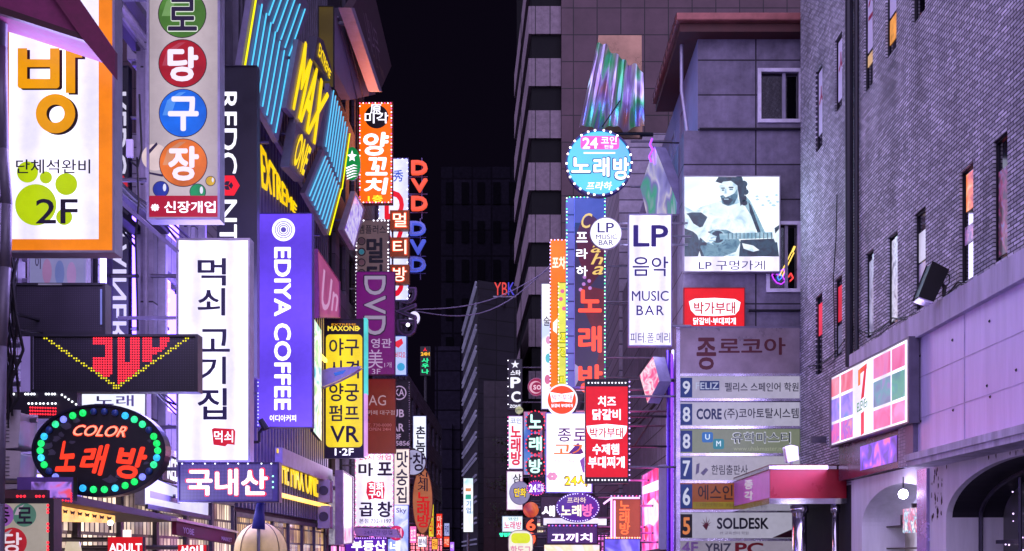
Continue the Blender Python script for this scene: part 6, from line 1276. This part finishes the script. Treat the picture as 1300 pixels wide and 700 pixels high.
# flood lamp on the ledge
f = Front(17.0); t = thing('floodlight', 'black box floodlight tilted on the stone ledge beside the slit windows', 'lamp', f.p(1196, 385))
m = MB(); m.prism(f, [(1184.5, 333), (1204, 343), (1185, 382), (1167.5, 376)], -.28, 0); m.build('head', P('0e0c12', .5, .2, .2, 4), t, bevel=.015); m = MB(); m.prism(f, [(1168, 377), (1185, 383), (1184, 385), (1167.5, 379)], -.27, -.01); m.build('lens', P('cfc0e8', .2), t)
m = MB(); e = f.p(1196, 356, -.12); m.path([e, f.p(1203, 362, -.12), f.p(1202, 372, -.12), Vector((6.8, 17.1, 5.7))], .03); m.build('arm', BLACK, t); m = MB(); m.path([f.p(1203, 345, -.1), f.p(1209, 348, -.1), f.p(1208, 358, -.1), f.p(1202, 364, -.1)], .01, 5); m.build('cable', BLACK, t)

# dark street tree in front of the squat block
t = thing('street_tree', 'dark leafy street tree in front of the squat mauve block', 'tree', (Front(66).p(648, 0).x, 66, .0)); f = Front(66); base = Vector((f.p(648, 0).x, 66, 0)); rr = random.Random(11)
m = MB(); top = base + Vector((0, 0, 9)); m.tube(base, base + Vector((.1, 0, 4)), .17, 8, .12); m.tube(base + Vector((.1, 0, 4)), top, .12, 8, .03); L = []
for k in range(22):
    z = rr.uniform(2.8, 8.8); a = rr.uniform(0, 6.28); l = rr.uniform(.7, 1.5)*(1.2 - z/13); p0 = base + Vector((.1, 0, z)); p1 = p0 + Vector((l*math.cos(a), l*math.sin(a), rr.uniform(.1, .8))); m.tube(p0, p1, .04, 5, .012); L.append((p0, p1))
m.build('trunk', P('2c2428', .9, 0, .3, 6, .4), t); m = MB()
for p0, p1 in L:
    for j in range(60):
        c = p0.lerp(p1, rr.uniform(.3, 1.15)) + Vector((rr.gauss(0, .22), rr.gauss(0, .22), rr.gauss(0, .18))); u = Vector((rr.gauss(0, 1), rr.gauss(0, 1), rr.gauss(0, .6))).normalized()*rr.uniform(.07, .14); w = Vector((rr.gauss(0, 1), rr.gauss(0, 1), rr.gauss(0, 1))).normalized()*.05; m.add([c-u, c+w, c+u, c-w], [(0, 1, 2, 3)])
m.build('crown', P('27331f', .7, 0, .5, 3, name='leaf'), t)
# wiring, meters and ducts between the signs
rr = random.Random(21)
def run(label, pts, n, r, spread=.25):
    c = thing('cable_bundle', label, 'cable', pts[0])
    for k in range(n):
        o = Vector((rr.uniform(0, .1), rr.uniform(-.1, .1), rr.uniform(-spread, spread))); q = []
        for a, b2 in zip(pts, pts[1:]):
            a, b2 = Vector(a), Vector(b2); sag = rr.uniform(.1, .35)
            q += [a.lerp(b2, i/8) + o + Vector((0, 0, -sag*math.sin(math.pi*i/8))) for i in range(8)]
        m = MB(); m.path(q + [Vector(pts[-1]) + o], r*rr.uniform(.7, 1.4), 5); m.build('cable', BLACK, c)
run('sagging cables along the mirror glass building above the violet sign', [(-5.8, 13, 7.2), (-5.8, 17, 7.0), (-5.75, 21.5, 7.4), (-5.7, 27, 7.9)], 4, .016)
run('sagging cables along the wall behind the LED boards', [(-5.8, 9, 4.4), (-5.7, 12.5, 4.1), (-5.7, 16, 4.4), (-5.75, 21, 4.2)], 5, .016)
run('sagging cables strung past the purple sign and the white square sign', [(-5.75, 32, 7.0), (-5.6, 38, 6.6), (-5.6, 45, 7.2), (-5.6, 54, 6.8)], 4, .02)
run('sagging cables along the house corner behind the red stew sign', [(3.85, 28, 6.6), (3.7, 33, 6.0), (3.7, 40, 6.6), (3.8, 50, 6.0)], 4, .02)
run('thin cables clipped along the brick wall over the stone ledge', [(6.94, 14, 6.1), (6.94, 17, 5.95), (6.94, 20, 6.05), (6.94, 22.4, 6.4), (6.94, 26, 6.2)], 2, .01, .05)
for y, z, lab in ((20.4, 6.6, 'grey air conditioner on the mirror glass building behind the violet sign'), (18.2, 9.9, 'grey air conditioner high on the mirror glass building above the white brush sign')):
    a = thing('air_conditioner', lab, 'air conditioner', (-5.8, y, z), 'air conditioners on the mirror glass building'); m = MB(); m.box(-5.98, -5.55, y-.4, y+.4, z, z+.6); m.build('case', P('a49cb0', .5, .1, .15, 4), a, bevel=.02)
    fr_ = FrontW(y-.4); cx = -5.76; m = MB(); m.ring(fr_, [(cx + .17*math.cos(i*.3927), z+.3 + .22*math.sin(i*.3927)) for i in range(16)], [(cx + .14*math.cos(i*.3927), z+.3 + .19*math.sin(i*.3927)) for i in range(16)], 0, .02); m.build('fan_grille', P('3a3444', .5), a); m = MB(); m.box(-5.98, -5.6, y-.3, y-.25, z-.06, z); m.box(-5.98, -5.6, y+.25, y+.3, z-.06, z); m.build('bracket', STEEL, a)
f = Front(22.3); a = thing('utility_box', 'grey meter box with conduit on the brick wall below the downpipe', 'utility box', (6.9, 22.1, 4.4)); m = MB(); m.box(6.8, 6.99, 22.0, 22.4, 4.2, 4.75); m.build('case', P('8a8298', .5, .3, .2, 4), a, bevel=.015); m = MB(); m.tube((6.93, 22.2, 4.75), (6.93, 22.2, 5.3), .025); m.build('conduit', STEEL, a)

for lab, pts, col, Y, tx, tc, wl in (
    ('tiny pink lit sign low beside the leaf shaped sign', (520, 668, 529, 690), 'ff70c0', 47, '호프', 'ffffff', LW), ('tiny white lit sign under the leaf shaped sign', (530, 681, 542, 695), 'f0ecff', 56, '분식', '402060', LW),
    ('tiny amber lit sign low at the street end', (548, 684, 556, 698), 'ffb040', 66, '국수', '802010', LW), ('tiny violet lit sign low at the street end', (571, 688, 577, 700), 'b070ff', 77, '바', 'ffffff', LW),
    ('tiny magenta lit sign low at the right end of the street', (664, 680, 672, 697), 'ff50b0', 60, '카페', 'ffffff', 4.2), ('tiny warm white lit sign low at the right end of the street', (680, 664, 690, 678), 'fff0d0', 56, '김밥', '803010', 4.2)):
    s = Sign('far_sign', lab, Y, pts, E(col, 1.2), DARK, .3, .6, wall=wl); s.text(tx, (pts[0]+1.2, pts[1]+3, pts[2]-1.2, pts[3]-3), E(tc, .9, 0), .03)
